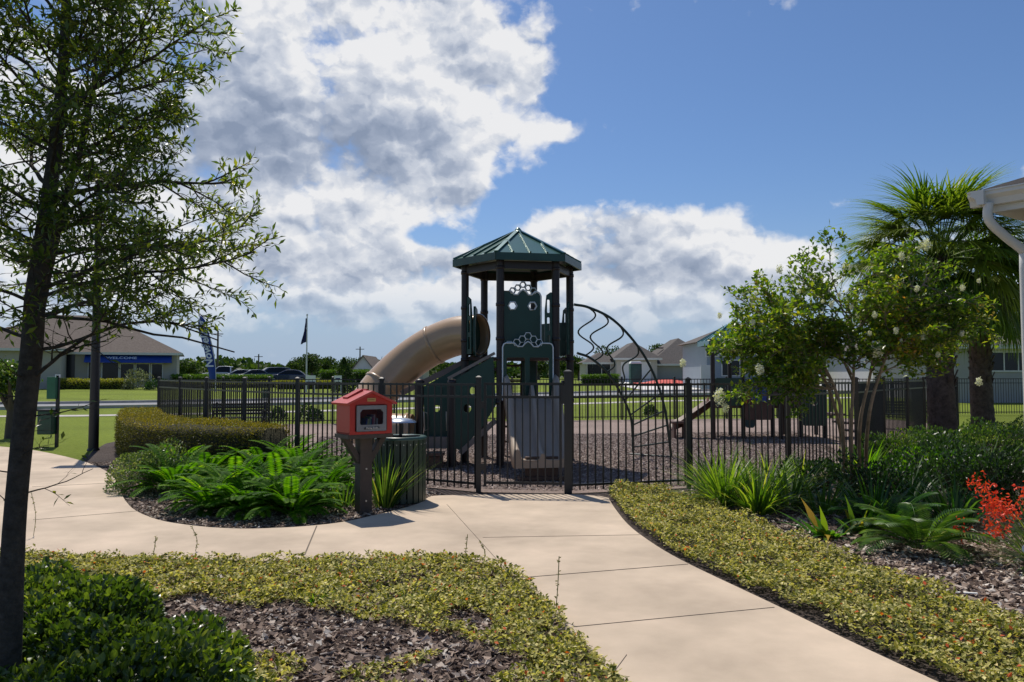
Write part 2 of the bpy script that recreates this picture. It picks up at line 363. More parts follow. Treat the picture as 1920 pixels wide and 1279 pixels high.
asphalt_m = groundmat('grey_road', [(.3, (.22, .22, .23)), (.7, (.29, .29, .30))], 4, bump=.003)
joint_m = mat('joint_dark', (.13, .105, .08), .9)
kerb_m = mat('kerb_concrete', (.42, .39, .35), .9)

def grid_sheet(name, xs, ys, dz, m):
    X, Y = np.meshgrid(xs, ys); Z = hgt(X, Y) + dz; V = np.stack([X.ravel(), Y.ravel(), Z.ravel()], 1); w = len(xs)
    b = MB(); b.add(V, [(j * w + i, j * w + i + 1, (j + 1) * w + i + 1, (j + 1) * w + i) for j in range(len(ys) - 1) for i in range(w - 1)], smooth=True)
    return tag(b.build(name, m, org=(0, 0, 0)), kind='structure')
grid_sheet('ground', [-900, -300, -120, -60, -30, -10, 0, 10, 30, 60, 120, 300, 900], [-80, -20, 0, 20, 30, 34, 38, 42, 46, 50, 55, 60, 65, 70, 76, 82, 90, 100, 140, 300, 1500], 0, grass_m)

fence_pts = [(-.46, 10.84), (-1.95, 11.75), (-3.55, 13.0), (-5.0, 14.7), (-6.45, 16.6), (-7.9, 18.7), (-9.35, 20.8),
             (-8.9, 24.2), (-8.0, 25.9), (-6.0, 26.3), (-4.0, 26.7), (-2.0, 27.2), (0, 27.7), (2.0, 28.2), (4.0, 28.6), (6.0, 29.0), (8.0, 29.3), (10.0, 29.6), (12.0, 29.6), (13.8, 29.3),
             (14.1, 27.0), (13.6, 24.8), (12.8, 22.6), (11.6, 20.9), (10.2, 19.5), (9.0, 17.9), (7.6, 16.1), (6.0, 13.7), (4.25, 12.1), (2.52, 11.25), (.76, 10.7)]
bed = [(-12.6, 9.0), (-6.3, 9.0), (-6.15, 11.8), (-7.0, 13.2), (-8.4, 15.4), (-9.6, 18.6), (-9.9, 20.9)] + [(x, y - .02) for x, y in fence_pts[6::-1]] + \
      [(x, y - .02) for x, y in fence_pts[:23:-1]] + [(12.5, 17.5), (14, 14), (14, 9.0)]
b = MB(); 
def sheet(name, poly, z, m):
    b = MB(); tri = tessellate_polygon([[Vector((x, y, 0)) for x, y in poly]])
    P = [(x, y, z) for x, y in poly]; 
    b.add(P, [t if np.cross(np.array(P[t[1]])[:2] - np.array(P[t[0]])[:2], np.array(P[t[2]])[:2] - np.array(P[t[0]])[:2]) > 0 else t[::-1] for t in tri])
    return tag(b.build(name, m, org=(0, 0, 0)), kind='structure')
sheet('mulch_bed', [(-14, -5), (14, -5), (14, 9.0), (-12.6, 9.0)], .004, mulch_m)
sheet('mulch_bed', bed, .004, mulch_m)
sheet('playground_ground', fence_pts, .008, play_m)

# concrete path, a raised slab
TOPZ = .03
up = [(0, 837), (60, 843), (120, 855), (165, 867), (200, 883), (222, 903), (228, 930), (250, 957), (300, 977), (380, 988), (460, 992), (560, 988), (640, 980), (720, 962), (785, 945), (800, 934), (812, 928)]
rt = [(1137, 926), (1150, 950), (1180, 988), (1240, 1030), (1300, 1062), (1450, 1132), (1600, 1205), (1760, 1279)]
lo = [(1160, 1279), (1080, 1195), (1030, 1140), (985, 1092), (940, 1066), (885, 1050), (780, 1045), (640, 1048), (500, 1052), (380, 1050), (200, 1044), (0, 1036)]
wp = lambda l: [gp(x, y, TOPZ) for x, y in l]
path = [(-16, 20.5)] + wp(up) + wp(rt) + [(3.9, -1.5), (4.3, -4.5), (2.6, -4.5), (2.05, -1.5)] + wp(lo) + [(-8, 7.6), (-16, 10.0)]
def smooth_poly(P, it=1):
    P = [tuple(p) for p in P]
    for _ in range(it):
        Q = []
        for i in range(len(P)):
            a, b_ = np.array(P[i]), np.array(P[(i + 1) % len(P)]); Q += [tuple(a * .78 + b_ * .22), tuple(a * .22 + b_ * .78)]
        P = Q
    return P
pathS = smooth_poly(path, 2)
b = MB(); b.prism(pathS, -.06, TOPZ)
walk = tag(b.build('path', concrete_m, org=(0, 0, 0)), kind='structure')
def joint(a, c, w=.008, name='joint'):
    b = MB(); A, C = np.array(gp(*a, TOPZ)), np.array(gp(*c, TOPZ)); 
    b.bar((*A, TOPZ + .001), (*C, TOPZ + .001), w, .004); return b.build(name, joint_m, walk)
joint((594, 986), (571, 1041), .012); joint((970, 1084), (1290, 1058), .009); joint((838, 946), (962, 1083), .004)
joint((1072, 1176), (1452, 1139), .005); joint((905, 1008), (1200, 1003), .003); joint((62, 975), (262, 958), .004); joint((60, 913), (226, 905), .004); joint((1150, 1262), (1175, 1228), .003)

# road, kerbs, far drive
def strip(name, pts, w, dz, m, org=None, kind='structure'):
    P = np.array(pts, float); b = MB(); Q = []
    for i in range(len(P) - 1):
        for t in np.linspace(0, 1, 12, endpoint=False): Q.append(P[i] * (1 - t) + P[i + 1] * t)
    Q.append(P[-1]); Q = np.array(Q); T = np.gradient(Q, axis=0); T = nrm(T); n = np.stack([-T[:, 1], T[:, 0]], 1)
    V = []
    for q, s_ in zip(Q, n):
        for k in (-1, 1): x, y = q + s_ * k * w / 2; V.append((x, y, gz(x, y) + dz))
    b.add(V, [(2 * i + 1, 2 * i, 2 * i + 2, 2 * i + 3) for i in range(len(Q) - 1)], smooth=True)
    return tag(b.build(name, m, org=(0, 0, 0)), kind=kind), Q, n
roadc = [(-70, 33), (-40, 36.5), (-24, 39.5), (-14, 43.5), (-4, 49), (8, 56), (24, 62), (60, 68)]
_, Q, n = strip('road', roadc, 5.4, .02, asphalt_m)
for s_ in (-1, 1):
    b = MB()
    for i in range(len(Q) - 1):
        a, c = Q[i] + n[i] * s_ * 2.85, Q[i + 1] + n[i + 1] * s_ * 2.85
        b.bar((*a, gz(*a) + .07), (*c, gz(*c) + .07), .3, .16)
    tag(b.build('kerb', kerb_m, org=(0, 0, 0)), kind='structure')
strip('pavement', [(-70, 27.2), (-30, 29.5), (-17, 31.5), (-11, 34), (-3, 39), (9, 46), (26, 52), (60, 58)], 1.3, .015, kerb_m)
strip('car_park', [(-60, 96), (-14, 103)], 22, .02, asphalt_m)
strip('driveway', [(14, 64), (13, 92)], 7, .03, mat('drive_concrete', (.62, .60, .57), .9))
strip('driveway', [(40, 60), (30, 80)], 6, .03, MATS['drive_concrete'])
strip('pavement', [(19, 24.5), (40, 31)], 1.2, .012, kerb_m)

# ------------------------------------------------------------ fences
FH = 1.5
def picket_panel(b, a, c, h=FH, gap=.115, t=.017):
    a, c = np.array(a, float), np.array(c, float); L_ = np.linalg.norm(c - a); d = (c - a) / L_; n_ = max(1, int(L_ / gap)); st = L_ / n_
    for i in range(n_):
        p = a + d * (i + .5) * st; z = gz(*p); b.box((p[0], p[1], z + .05 + (h - .05) / 2), (t, t, h - .05), math.atan2(d[1], d[0]))
    for z in (h - .02, h - .19, .12):
        b.bar((*a, gz(*a) + z), (*c, gz(*c) + z), .028, .03)
def post_mb(p, h=FH + .04, w=.06):
    b = MB(); z = gz(*p); b.box((p[0], p[1], z + h / 2), (w, w, h)); b.box((p[0], p[1], z + h + .012), (w + .016, w + .016, .024)); 
    b.box((p[0], p[1], z + h + .034), (w + .012, w + .012, .02), taper=.3); return b
fn = thing('picket_fence', (0, 18, 0), 'black metal picket fence enclosing the mulch playground', 'fence')
for i in range(len(fence_pts) - 1):
    b = MB(); picket_panel(b, fence_pts[i], fence_pts[i + 1]); b.build('picket_panel', black, fn)
for p in fence_pts[1:-1]: post_mb(p).build('fence_post', black, fn)
# gate with its two posts
gt = thing('playground_gate', (.15, 10.76, 0), 'black picket gate standing shut at the end of the concrete path', 'gate')
A, B_ = np.array(fence_pts[0]), np.array(fence_pts[-1])
post_mb(A, FH + .06, .07).build('hinge_post', black, gt); post_mb(B_, FH + .14, .10).build('latch_post', black, gt)
d = nrm(B_ - A); g0, g1 = A + d * .09, B_ - d * .1
b = MB(); 
for q in (g0, g1): b.box((*q, .09 + .71), (.035, .035, 1.42), math.atan2(d[1], d[0]))
for z in (1.49, 1.31, .14): b.bar((*g0, z), (*g1, z), .03, .035)
b.build('gate_frame', black, gt)
b = MB(); L_ = np.linalg.norm(g1 - g0)
for i in range(1, 10): p = g0 + d * L_ * i / 10; b.box((*p, .09 + .7), (.017, .017, 1.4), math.atan2(d[1], d[0]))
b.build('pickets', black, gt)
b = MB()
for z in (.35, 1.2): b = MB(); b.box((*(A + d * .05), z), (.06, .05, .09)); b.build('hinge', black, gt)
b = MB(); b.box((*(B_ - d * .07 + np.array([0, -.03])), 1.35), (.05, .05, .26)); b.lathe((*(B_ - d * .07 + np.array([0, -.03])), 1.48), [(0, .06), (.02, .06), (.024, .03), (.02, 0)], 10); b.build('latch', black, gt)
# neighbour's fence on the right
fr = thing('picket_fence', (24, 34, 0), 'distant black picket fence seen behind the palm trunks', 'fence')
pr = [(14.6, 31.5), (17, 31.8), (19.4, 32.1), (21.8, 32.4), (24.2, 32.7), (26.6, 33)]
for i in range(len(pr) - 1):
    b = MB(); picket_panel(b, pr[i], pr[i + 1]); b.build('picket_panel', black, fr)
for p in pr: post_mb(p).build('fence_post', black, fr)

# ------------------------------------------------------------ play tower
brown = mat('brown_post', (.022, .013, .012), .45, 0, .1)
pgreen = mat('green_plastic', (.008, .05, .036), .4, 0, .12, 4)
trim = mat('pale_trim', (.68, .73, .74), .5)
tan = mat('tan_plastic', (.47, .31, .175), .28, 0, .08, 2, spec=.5, coat=.3)
tan2 = mat('beige_plastic', (.42, .33, .25), .6, 0, .08, 2, spec=.25)
deckm = mat('brown_deck', (.10, .06, .045), .7, 0, .15)
roofm = mat('green_roof_metal', (.022, .10, .075), .3, .25, .08, coat=.3)
greenpipe = mat('green_pipe', (.010, .035, .03), .4)
TC = np.array([.115, 14.62]); TR = 1.0
hexp = [TC + TR * np.array([math.cos(math.radians(11.3 + 60 * k)), math.sin(math.radians(11.3 + 60 * k))]) for k in range(6)]
tw = thing('play_tower', (TC[0], TC[1], 0), 'tall play tower with green hexagonal roof, tan tube slide and arched climber', 'playground')
for p in hexp:
    b = MB(); b.tube([(*p, 0), (*p, 3.72)], .07, 14); b.lathe((*p, 0), [(.085, 0), (.085, .04), (.07, .05)], 14)
    for zc_ in (1.14, 1.9, 2.25, 2.85, 3.5): b.lathe((*p, zc_), [(.07, -.03), (.079, -.028), (.079, .028), (.07, .03)], 14)
    b.build('post', brown, tw)
# roof
RR = 1.22; ez = 3.74; pk = 4.33
rc = [TC + RR * np.array([math.cos(math.radians(11.3 + 60 * k)), math.sin(math.radians(11.3 + 60 * k))]) for k in range(6)]
b = MB(); apex = np.array([*TC, pk])
for k in range(6):
    a, c = np.array([*rc[k], ez]), np.array([*rc[(k + 1) % 6], ez])
    b.add([a, c, apex], [(0, 1, 2)])
    up_ = np.cross(c - a, apex - a); up_ = nrm(up_)
    for t in (.25, .5, .75):
        e = a * (1 - t) + c * t; tt = 1 - abs(t - .5) * 2 if t != .5 else 1.0
        top = apex * 1.0 if t == .5 else e + (apex - (a + c) / 2) * (min(t, 1 - t) * 2)
        top = e + (top - e) * .97; b.bar(e + up_ * .015, top + up_ * .015, .028, .035, up=tuple(up_))
    b.bar(a + (0, 0, .015), apex + (0, 0, .01), .075, .03)
b.lathe(apex, [(0, .06), (.03, .05), (.07, .0), (.09, -.04)], 12)
roof = b.build('roof', roofm, tw)
b = MB()
for k in range(6):
    a, c = np.array([*rc[k], ez - .065]), np.array([*rc[(k + 1) % 6], ez - .065]); b.bar(a, c, .03, .13)
b.prism([tuple(TC + (p - TC) * .97) for p in rc], ez - .06, ez - .035)
b.build('fascia', mat('green_fascia', (.012, .055, .042), .4), roof)
b = MB()
for k in range(6):
    b.bar((*hexp[k], 3.55), (*hexp[(k + 1) % 6], 3.55), .05, .14)
b.build('roof_beam', brown, tw)
# decks
for z in (1.2, 1.95):
    b = MB(); q = [tuple(TC + (p - TC) * .93) for p in (hexp if z > 1.5 else hexp)]
    if z > 1.5: q = [q[0], q[1], q[2], q[3]] + [tuple((np.array(q[3]) + np.array(q[0])) / 2)]
    b.prism(q, z - .06, z); b.build('deck', deckm, tw)
def hexo(cx, cz, r, rot=0): return [(cx + r * math.cos(math.radians(rot + 60 * k)), cz + r * math.sin(math.radians(rot + 60 * k))) for k in range(6)]
def rrect(x0, x1, z0, z1, r, n=5):
    o = []
    for cx, cz, a0 in ((x1 - r, z0 + r, -90), (x1 - r, z1 - r, 0), (x0 + r, z1 - r, 90), (x0 + r, z0 + r, 180)):
        for i in range(n + 1): a = math.radians(a0 + 90 * i / n); o.append((cx + r * math.cos(a), cz + r * math.sin(a)))
    return o
def outline_tube(b, loop, o, ux, uz, off, r=.016, closed=True):
    o = np.array(o, float); ux = np.array(ux, float); uz = np.array(uz, float); n_ = nrm(np.cross(ux, uz)) * off
    P = [o + a * ux + c * uz + n_ for a, c in loop]
    b.tube(P, r, 6, closed=closed, smooth=True, caps=not closed)
# near face frame: from post 4 (near-left) to post 5 (near-right)
pl, pr_ = hexp[4], hexp[5]; ux = np.array([*nrm(pr_ - pl), 0]); uz = np.array([0, 0, 1.]); fw = np.linalg.norm(pr_ - pl)
o = np.array([*pl, 0]) + ux * .0; nnear = np.cross(ux, uz)
# upper panel, a little behind
o1 = o - nnear * .12
hx = [(.24, 2.84, .066), (.60, 2.84, .066)]
arc = [(.26, 3.15), (.34, 3.20), (.43, 3.25), (.52, 3.20), (.60, 3.15)]
def bumpy(x0, x1, z1, cx, w=.24, dz=.06):       # top edge that dips round the honeycomb
    return [(cx + w, z1), (cx + w - .06, z1 - dz), (cx + .1, z1 - dz), (cx + .05, z1 + .0), (cx, z1 + .03), (cx - .05, z1), (cx - .1, z1 - dz), (cx - w + .06, z1 - dz), (cx - w, z1)]
b = MB(); ol = [(.07, 1.99), (.74, 1.99), (.755, 2.02), (.755, 3.02), (.73, 3.07), (.70, 3.09)] + bumpy(0, 0, 3.10, .43, .22) + [(.07, 3.10)]
b.plate(ol, [hexo(x, z, r_) for x, z, r_ in hx], o1, ux, uz, .03)
upan = b.build('activity_panel', pgreen, tw)
b = MB(); outline_tube(b, ol, o1, ux, uz, .02)
for x, z, r_ in hx: outline_tube(b, hexo(x, z, r_ + .012), o1, ux, uz, .02, .016)
b.box(o1 + ux * .17 + uz * 2.18 + nnear * .017, (.12, .01, .07)); b.build('outline', trim, upan)
def comb(cx, cz, r_, o_, parent, depth=.03):
    b = MB(); bt = MB(); a0 = [(-2, 0), (-1, 1), (0, 2), (1, 1), (2, 0)]
    for i, j in a0:
        x, z = cx + i * r_ * 1.52, cz + j * r_ * .88
        b.plate(hexo(x, z, r_ * 1.02), [hexo(x, z, r_ * .66)], o_, ux, uz, depth)
        outline_tube(bt, hexo(x, z, r_ * .98), o_, ux, uz, depth * .7, .008)
    b.build('honeycomb', pgreen, parent); bt.build('honeycomb_trim', trim, parent)
comb(.43, 3.11, .062, o1, upan)
# hood over the double slide
o2 = o + nnear * .10
b = MB(); ol = [(.02, 1.18), (.92, 1.18), (.92, 2.10), (.90, 2.15), (.86, 2.17)] + bumpy(0, 0, 2.17, .47, .24) + [(.08, 2.17), (.04, 2.15), (.02, 2.10)]
b.plate(ol, [rrect(.09, .42, 1.2, 1.92, .03), rrect(.50, .85, 1.2, 1.92, .03)], o2, ux, uz, .035)
hood = b.build('slide_hood', pgreen, tw)
b = MB(); outline_tube(b, [(x, z) for x, z in ol[1:]] + [ol[0]], o2, ux, uz, .022, .013, closed=False); b.build('outline', trim, hood)
comb(.47, 2.18, .066, o2, hood)
# double slide
def loft(b, secs, mat_=0, smooth=True):
    secs = [np.array(s_) for s_ in secs]; k = len(secs[0]); V = np.concatenate(secs)
    b.add(V, [(i * k + j, i * k + j + 1, (i + 1) * k + j + 1, (i + 1) * k + j) for i in range(len(secs) - 1) for j in range(k - 1)], mat_, .5, smooth)
sd = nnear.copy()
sdd = nrm(nnear * .35 + np.array([0, -1., 0]) * .65)
def slide_sections(n=14):
    out = []; prof = [(-.50, -.10), (-.50, .30), (-.46, .33), (-.43, .28), (-.40, .05), (-.34, 0), (-.1, 0), (-.04, .03), (-.015, .2), (.015, .2), (.04, .03), (.1, 0), (.34, 0), (.40, .05), (.43, .28), (.46, .33), (.50, .30), (.50, -.10)]
    for i in range(n):
        t = i / (n - 1); s_ = t * 1.85
        z = 1.2 - .86 * (1 - (1 - t) ** 1.6 if t < 1 else 1) if False else 1.2 - .88 * (.5 - .5 * math.cos(math.pi * min(1, t * 1.12) ** .95)); 
        wall = 1.25 - .75 * t
        out.append([o + ux * (fw / 2 + .03 + a * (.94 - .10 * t)) + nnear * .1 + sdd * s_ + uz * (z + (c * wall if c > 0 else c)) for a, c in prof])
    return out
b = MB(); ss = slide_sections(); loft(b, ss); 
b.add(ss[-1], [tuple(range(len(ss[-1])))[::-1]])
ds = b.build('double_slide', tan2, tw); ds.modifiers.new('solid', 'SOLIDIFY').thickness = .02
b = MB(); b.box(ss[-1][9] + nnear * -.12 - uz * .22 , (.5, .1, .36), math.atan2(ux[1], ux[0])); b.box(ss[-1][9] + nnear * -.12 - uz * .36, (.7, .22, .05), math.atan2(ux[1], ux[0])); b.build('slide_foot', deckm, tw)
# tube slide
tp = [(-.62, 14.72, 2.38), (-1.05, 14.95, 2.36), (-1.5, 15.1, 2.2), (-1.95, 15.15, 1.92), (-2.35, 15.05, 1.55), (-2.62, 14.85, 1.18), (-2.7, 14.5, .86), (-2.55, 14.1, .66), (-2.2, 13.8, .58), (-1.75, 13.75, .56)]
def spline(P, n):
    P = np.array(P, float); P = np.vstack([2 * P[0] - P[1], P, 2 * P[-1] - P[-2]]); out = []
    for i in range(1, len(P) - 2):
        for t in np.linspace(0, 1, n, endpoint=False):
            a, b_, c, d_ = P[i - 1:i + 3]; out.append(.5 * ((2 * b_) + (-a + c) * t + (2 * a - 5 * b_ + 4 * c - d_) * t * t + (-a + 3 * b_ - 3 * c + d_) * t ** 3))
    out.append(P[-2]); return np.array(out)
tps = spline(tp, 5); b = MB(); b.tube(tps, .375, 28, caps=False)
ts = b.build('tube_slide', tan, tw); ts.modifiers.new('solid', 'SOLIDIFY').thickness = .015
for i in (0, 10, 22, 34, 44):
    b = MB(); T = nrm(tps[min(i + 1, len(tps) - 1)] - tps[max(i - 1, 0)])
    b.tube([tps[i] - T * .03, tps[i] - T * .022, tps[i] + T * .022, tps[i] + T * .03], [.378, .392, .392, .378], 28, caps=False); b.build('flange', tan, ts)
b = MB(); b.plate(rrect(-.46, .46, -.42, .5, .1), [[(.36 * math.cos(a), .36 * math.sin(a)) for a in np.linspace(0, 2 * math.pi, 24, endpoint=False)]], (TC[0] - .80, TC[1] + .1, 2.38), (math.cos(math.radians(281.3 - 60)) * 0 + .0, 1, 0), (0, 0, 1), .04); b.build('tube_entry_panel', pgreen, tw)
for q, zt in ((20, 1.2), (36, .3)):
    b = MB(); p = tps[q]; b.tube([(p[0], p[1], 0), (p[0], p[1], p[2] - .33)], .04, 10); b.build('slide_support', brown, tw)
# side panels, upper level
def face_panel(k, z0, z1, name='side_panel', inset=.08):
    a, c = hexp[k], hexp[(k + 1) % 6]; u_ = np.array([*nrm(c - a), 0]); L_ = np.linalg.norm(c - a); b = MB()
    b.plate(rrect(inset, L_ - inset, z0, z1, .05), [], (*a, 0), u_, (0, 0, 1), .03); b.build(name, pgreen, tw)
face_panel(2, 1.98, 2.72); face_panel(0, 1.98, 2.62)
def handle(a, c, z0, z1, off):
    # hand hold: plate with slots beside a post
    a = np.array(a); c = np.array(c); u_ = np.array([*nrm(c - a), 0]); b = MB(); h = z1 - z0
    b.plate([(.06, z0), (.20, z0), (.20, z0 + h * .7), (.17, z1 - .05), (.10, z1), (.06, z1)], [rrect(.11, .16, z0 + h * .08 + j * h * .29, z0 + h * .08 + j * h * .29 + h * .22, .02, 3) for j in range(3)], (*a, 0), u_, (0, 0, 1), .03)
    b.build('hand_hold', pgreen, tw)
handle(hexp[0], hexp[5], 2.0, 3.0, 0); handle(hexp[5], hexp[4] * .5 + hexp[5] * .5, 2.0, 3.08, 0); handle(hexp[3], hexp[4], 2.0, 3.05, 0); handle(hexp[0], hexp[1], 2.0, 2.9, 0)
# transfer station and stairs on the left
for px_, Y_, nm in ((787, 14.1, 0), (848, 13.75, 0), (787, 15.0, 0), (846, 14.75, 0)):
    x, y, z = at(px_, 713, Y_); b = MB(); b.tube([(x, y, 0), (x, y, 1.48)], .075, 12); b.lathe((x, y, 1.48), [(.085, 0), (.085, .03), (.06, .06), (0, .07)], 12); b.build('short_post', brown, tw)
def oncy(l, Y): return [(at(x, y, Y)[0], at(x, y, Y)[2]) for x, y in l]
b = MB(); ol = oncy([(925, 668), (930, 760), (905, 800), (864, 845), (852, 840), (852, 716), (862, 706)], 13.72)
def oval(px_, py_, rx, ry, Y, n=14): x, _, z = at(px_, py_, Y); return [(x + rx * math.cos(2 * math.pi * i / n), z + ry * math.sin(2 * math.pi * i / n)) for i in range(n)]
b.plate(ol, [oval(886, 733, .045, .07, 13.72), oval(876, 766, .07, .075, 13.72)], (0, 13.72, 0), (1, 0, 0), (0, 0, 1), .03); b.build('stair_panel', pgreen, tw)
b = MB(); ol = oncy([(795, 724), (842, 724), (842, 818), (795, 818)], 14.0)
b.plate(ol, [oval(829, 733, .03, .06, 14.0), oval(819, 765, .055, .07, 14.0)], (0, 14.0, 0), (1, 0, 0), (0, 0, 1), .03); b.build('stair_panel', pgreen, tw)
b = MB(); ol = oncy([(895, 668), (900, 700), (846, 760), (790, 760), (790, 728)], 14.7)
b.plate(ol, [], (0, 14.7, 0), (1, 0, 0), (0, 0, 1), .03); b.build('stair_panel', pgreen, tw)
def px_bar(b, a, c, Y, w, d_=None, mat=0): b.bar(at(*a, Y), at(*c, Y), w, d_, mat)
b = MB(); px_bar(b, (928, 662), (840, 710), 13.70, .05, .05); px_bar(b, (930, 788), (862, 850), 13.70, .05, .09); b.build('stringer', mat('taupe_rail', (.20, .17, .15), .45), tw)
b = MB(); px_bar(b, (900, 664), (752, 738), 14.72, .06, .10); b.build('stringer', mat('brown_rail', (.17, .12, .10), .5), tw)
for i in range(5):
    t = i / 4; x = -1.0 + .60 * t; z = .62 + 1.1 * t; b = MB(); b.box((x, 14.2, z), (.26, .9, .05)); b.build('step', deckm, tw)
b = MB(); b.box((-1.45, 14.35, .50), (.62, 1.1, .06)); b.box((-1.45, 13.82, .42), (.62, .05, .18)); b.build('transfer_deck', mat('taupe_deck', (.22, .18, .15), .7), tw)
b = MB(); b.box((-1.42, 13.6, .26), (.5, .4, .05)); b.box((-1.42, 13.6, .12), (.44, .3, .2)); b.build('lower_step', deckm, tw)
for px_ in (798, 840):
    b = MB(); Y_ = 13.93; l = [(px_ - 3, 772), (px_ + 4, 775), (px_ + 5, 805), (px_ - 2, 808)]; b.tube([at(*q, Y_) for q in l], .014, 6, closed=True, caps=False); b.build('hand_hold', mat('ivory_grip', (.5, .44, .33), .4), tw)
# green chute behind the hood and ladder at the back
b = MB(); b.box((.33, 15.3, 1.05), (.28, .04, 1.9)); b.build('back_panel', pgreen, tw)
b = MB()
for x in (-.12, .2): b.bar((x - .05, 15.7, 0), (x, 15.35, 1.95), .05, .1)
for i in range(6): b.box((.04, 15.66 - i * .06, .3 + i * .3), (.36, .12, .04))
b.build('ladder', deckm, tw)
# arched climber on the right
oc = spline([at(1076, 571, 14.85), at(1105, 577, 14.9), at(1150, 600, 15.0), at(1195, 648, 15.15), at(1225, 700, 15.25), at(1245, 760, 15.35), at(1253, 810, 15.4), (*gp(1259, 858), -.02)], 6)
ic = spline([at(1082, 662, 15.5), at(1108, 672, 15.6), at(1140, 700, 15.8), at(1165, 740, 16.0), at(1182, 780, 16.2), at(1186, 815, 16.3), (*gp(1187, 850), -.02)], 6)
b = MB(); b.tube(oc, .026, 8); b.tube(ic, .026, 8); cl = b.build('arch_climber', greenpipe, tw)
def at_i(C_, t): i = t * (len(C_) - 1); k = min(int(i), len(C_) - 2); return C_[k] * (1 - i + k) + C_[k + 1] * (i - k)
for (t0, t1, amp) in ((.13, .10, .16), (.22, .20, .15), (.32, .32, .12), (.43, .44, .08)):
    a, c = at_i(oc, t0), at_i(ic, t1); b = MB(); dd_ = c - a; side_ = nrm(np.cross(dd_, (0, 1, 0)))
    b.tube([a + dd_ * s_ + side_ * (amp * math.sin(2 * math.pi * s_ * 1.5)) for s_ in np.linspace(0, 1, 24)], .017, 6); b.build('rung', greenpipe, cl)
for (t0, t1) in ((.55, .55), (.66, .66), (.74, .75), (.82, .85), (.91, .94)):
    b = MB(); b.tube([at_i(oc, t0), at_i(ic, t1)], .017, 6); b.build('rung', greenpipe, cl)
b = MB(); q = gp(1230, 858)
b.tube([(q[0] - .45, q[1] + .5, .02), (q[0] - .1, q[1] + .1, .03), (q[0] + .3, q[1] - .05, .02)], .02, 6); b.build('foot_bar', greenpipe, cl)

# ------------------------------------------------------------ little library, litter bin, lamp post, pet station, bench
wood = mat('brown_recycled_board', (.055, .042, .036), .6, 0, .2, 6, bump=.002, bs=90)
red = mat('red_plastic', (.42, .028, .022), .45, 0, .08, 3)
greyd = mat('grey_door', (.20, .21, .23), .5)
lx, ly = gp(681, 962)
lib = thing('book_box', (lx, ly, 0), 'red little library box with grey door on a brown post beside the path', 'book exchange')
RZ = math.radians(35); LU = np.array([math.cos(RZ), math.sin(RZ), 0]); LN = np.array([math.sin(RZ), -math.cos(RZ), 0]); LZ = np.array([0, 0, 1.])
def lp(a, n_, z): return np.array([lx, ly, 0]) + LU * a + LN * n_ + LZ * z
b = MB(); b.box(lp(0, 0, .45), (.15, .15, .92), RZ); b.build('post', wood, lib)
for s_ in (-1, 1):
    b = MB(); b.bar(lp(s_ * .06, 0, .60), lp(s_ * .25, 0, .90), .06, .10, up=tuple(LN)); b.build('brace', wood, lib)
b = MB(); b.box(lp(0, 0, .905), (.56, .40, .045), RZ); b.build('shelf_board', wood, lib)
for z in (.15, .52):
    b = MB(); b.tube([lp(0, .073, z), lp(0, .082, z)], .011, 10); b.build('bolt', mat('zinc_bolt', (.5, .5, .5), .4, .8), lib)
# box shell: floor, back, sides, front with opening
W2, D2, Z0, Z1, ZP = .265, .19, .93, 1.29, 1.40
b = MB(); b.box(lp(0, 0, Z0 + .01), (2 * W2, 2 * D2, .02), RZ); b.box(lp(0, -D2 + .01, (Z0 + Z1) / 2), (2 * W2, .02, Z1 - Z0), RZ)
for s_ in (-1, 1): b.box(lp(s_ * (W2 - .01), 0, (Z0 + Z1) / 2), (.02, 2 * D2 - .004, Z1 - Z0 - .004), RZ)
gab = [(-W2, Z0), (W2, Z0), (W2, Z1), (.0, ZP), (-W2, Z1)]
b.plate(gab, [rrect(-.20, .20, Z0 + .03, Z1 - .02, .02)], lp(0, D2, 0), LU, LZ, .02); b.plate([(-W2, Z1), (W2, Z1), (0, ZP)], [], lp(0, -D2, 0), LU, LZ, .02)
b.build('case', red, lib)
b = MB()
for s_ in (-1, 1): b.bar(lp(s_ * (W2 + .045), 0, Z1 - .012), lp(0, 0, ZP + .018), 2 * D2 + .09, .025, up=(0, 0, 1))
rf = b.build('roof', mat('red_roof_plastic', (.50, .07, .06), .4, 0, .1, 3), lib)
for s_ in (-1, 1):
    b = MB(); b.bar(lp(s_ * .21, -.06, Z1 + .05), lp(s_ * .02, -.06, ZP + .035), .14, .03); b.build('roof_rib', red, rf)
b = MB(); b.plate(rrect(-.185, .185, Z0 + .035, Z1 - .03, .008), [[(-.135, Z0 + .11), (.135, Z0 + .11), (.145, Z0 + .13), (.145, Z1 - .11), (.115, Z1 - .075), (-.115, Z1 - .075), (-.145, Z1 - .11), (-.145, Z0 + .13)]], lp(0, D2 + .018, 0), LU, LZ, .018)
dr = b.build('door', greyd, lib)
glass = bpy.data.materials.new('clear_pane'); glass.use_nodes = True; nt = glass.node_tree; nt.nodes.clear(); o_ = nt.nodes.new('ShaderNodeOutputMaterial'); g_ = nt.nodes.new('ShaderNodeBsdfGlossy'); t_ = nt.nodes.new('ShaderNodeBsdfTransparent'); mx = nt.nodes.new('ShaderNodeMixShader')
g_.inputs['Roughness'].default_value = .03; t_.inputs[0].default_value = (.85, .87, .88, 1); mx.inputs[0].default_value = .025; nt.links.new(t_.outputs[0], mx.inputs[1]); nt.links.new(g_.outputs[0], mx.inputs[2]); nt.links.new(mx.outputs[0], o_.inputs[0])
b = MB(); b.box(lp(0, D2 + .012, (Z0 + Z1) / 2 + .01), (.30, .004, .22), RZ); b.build('pane', glass, dr)
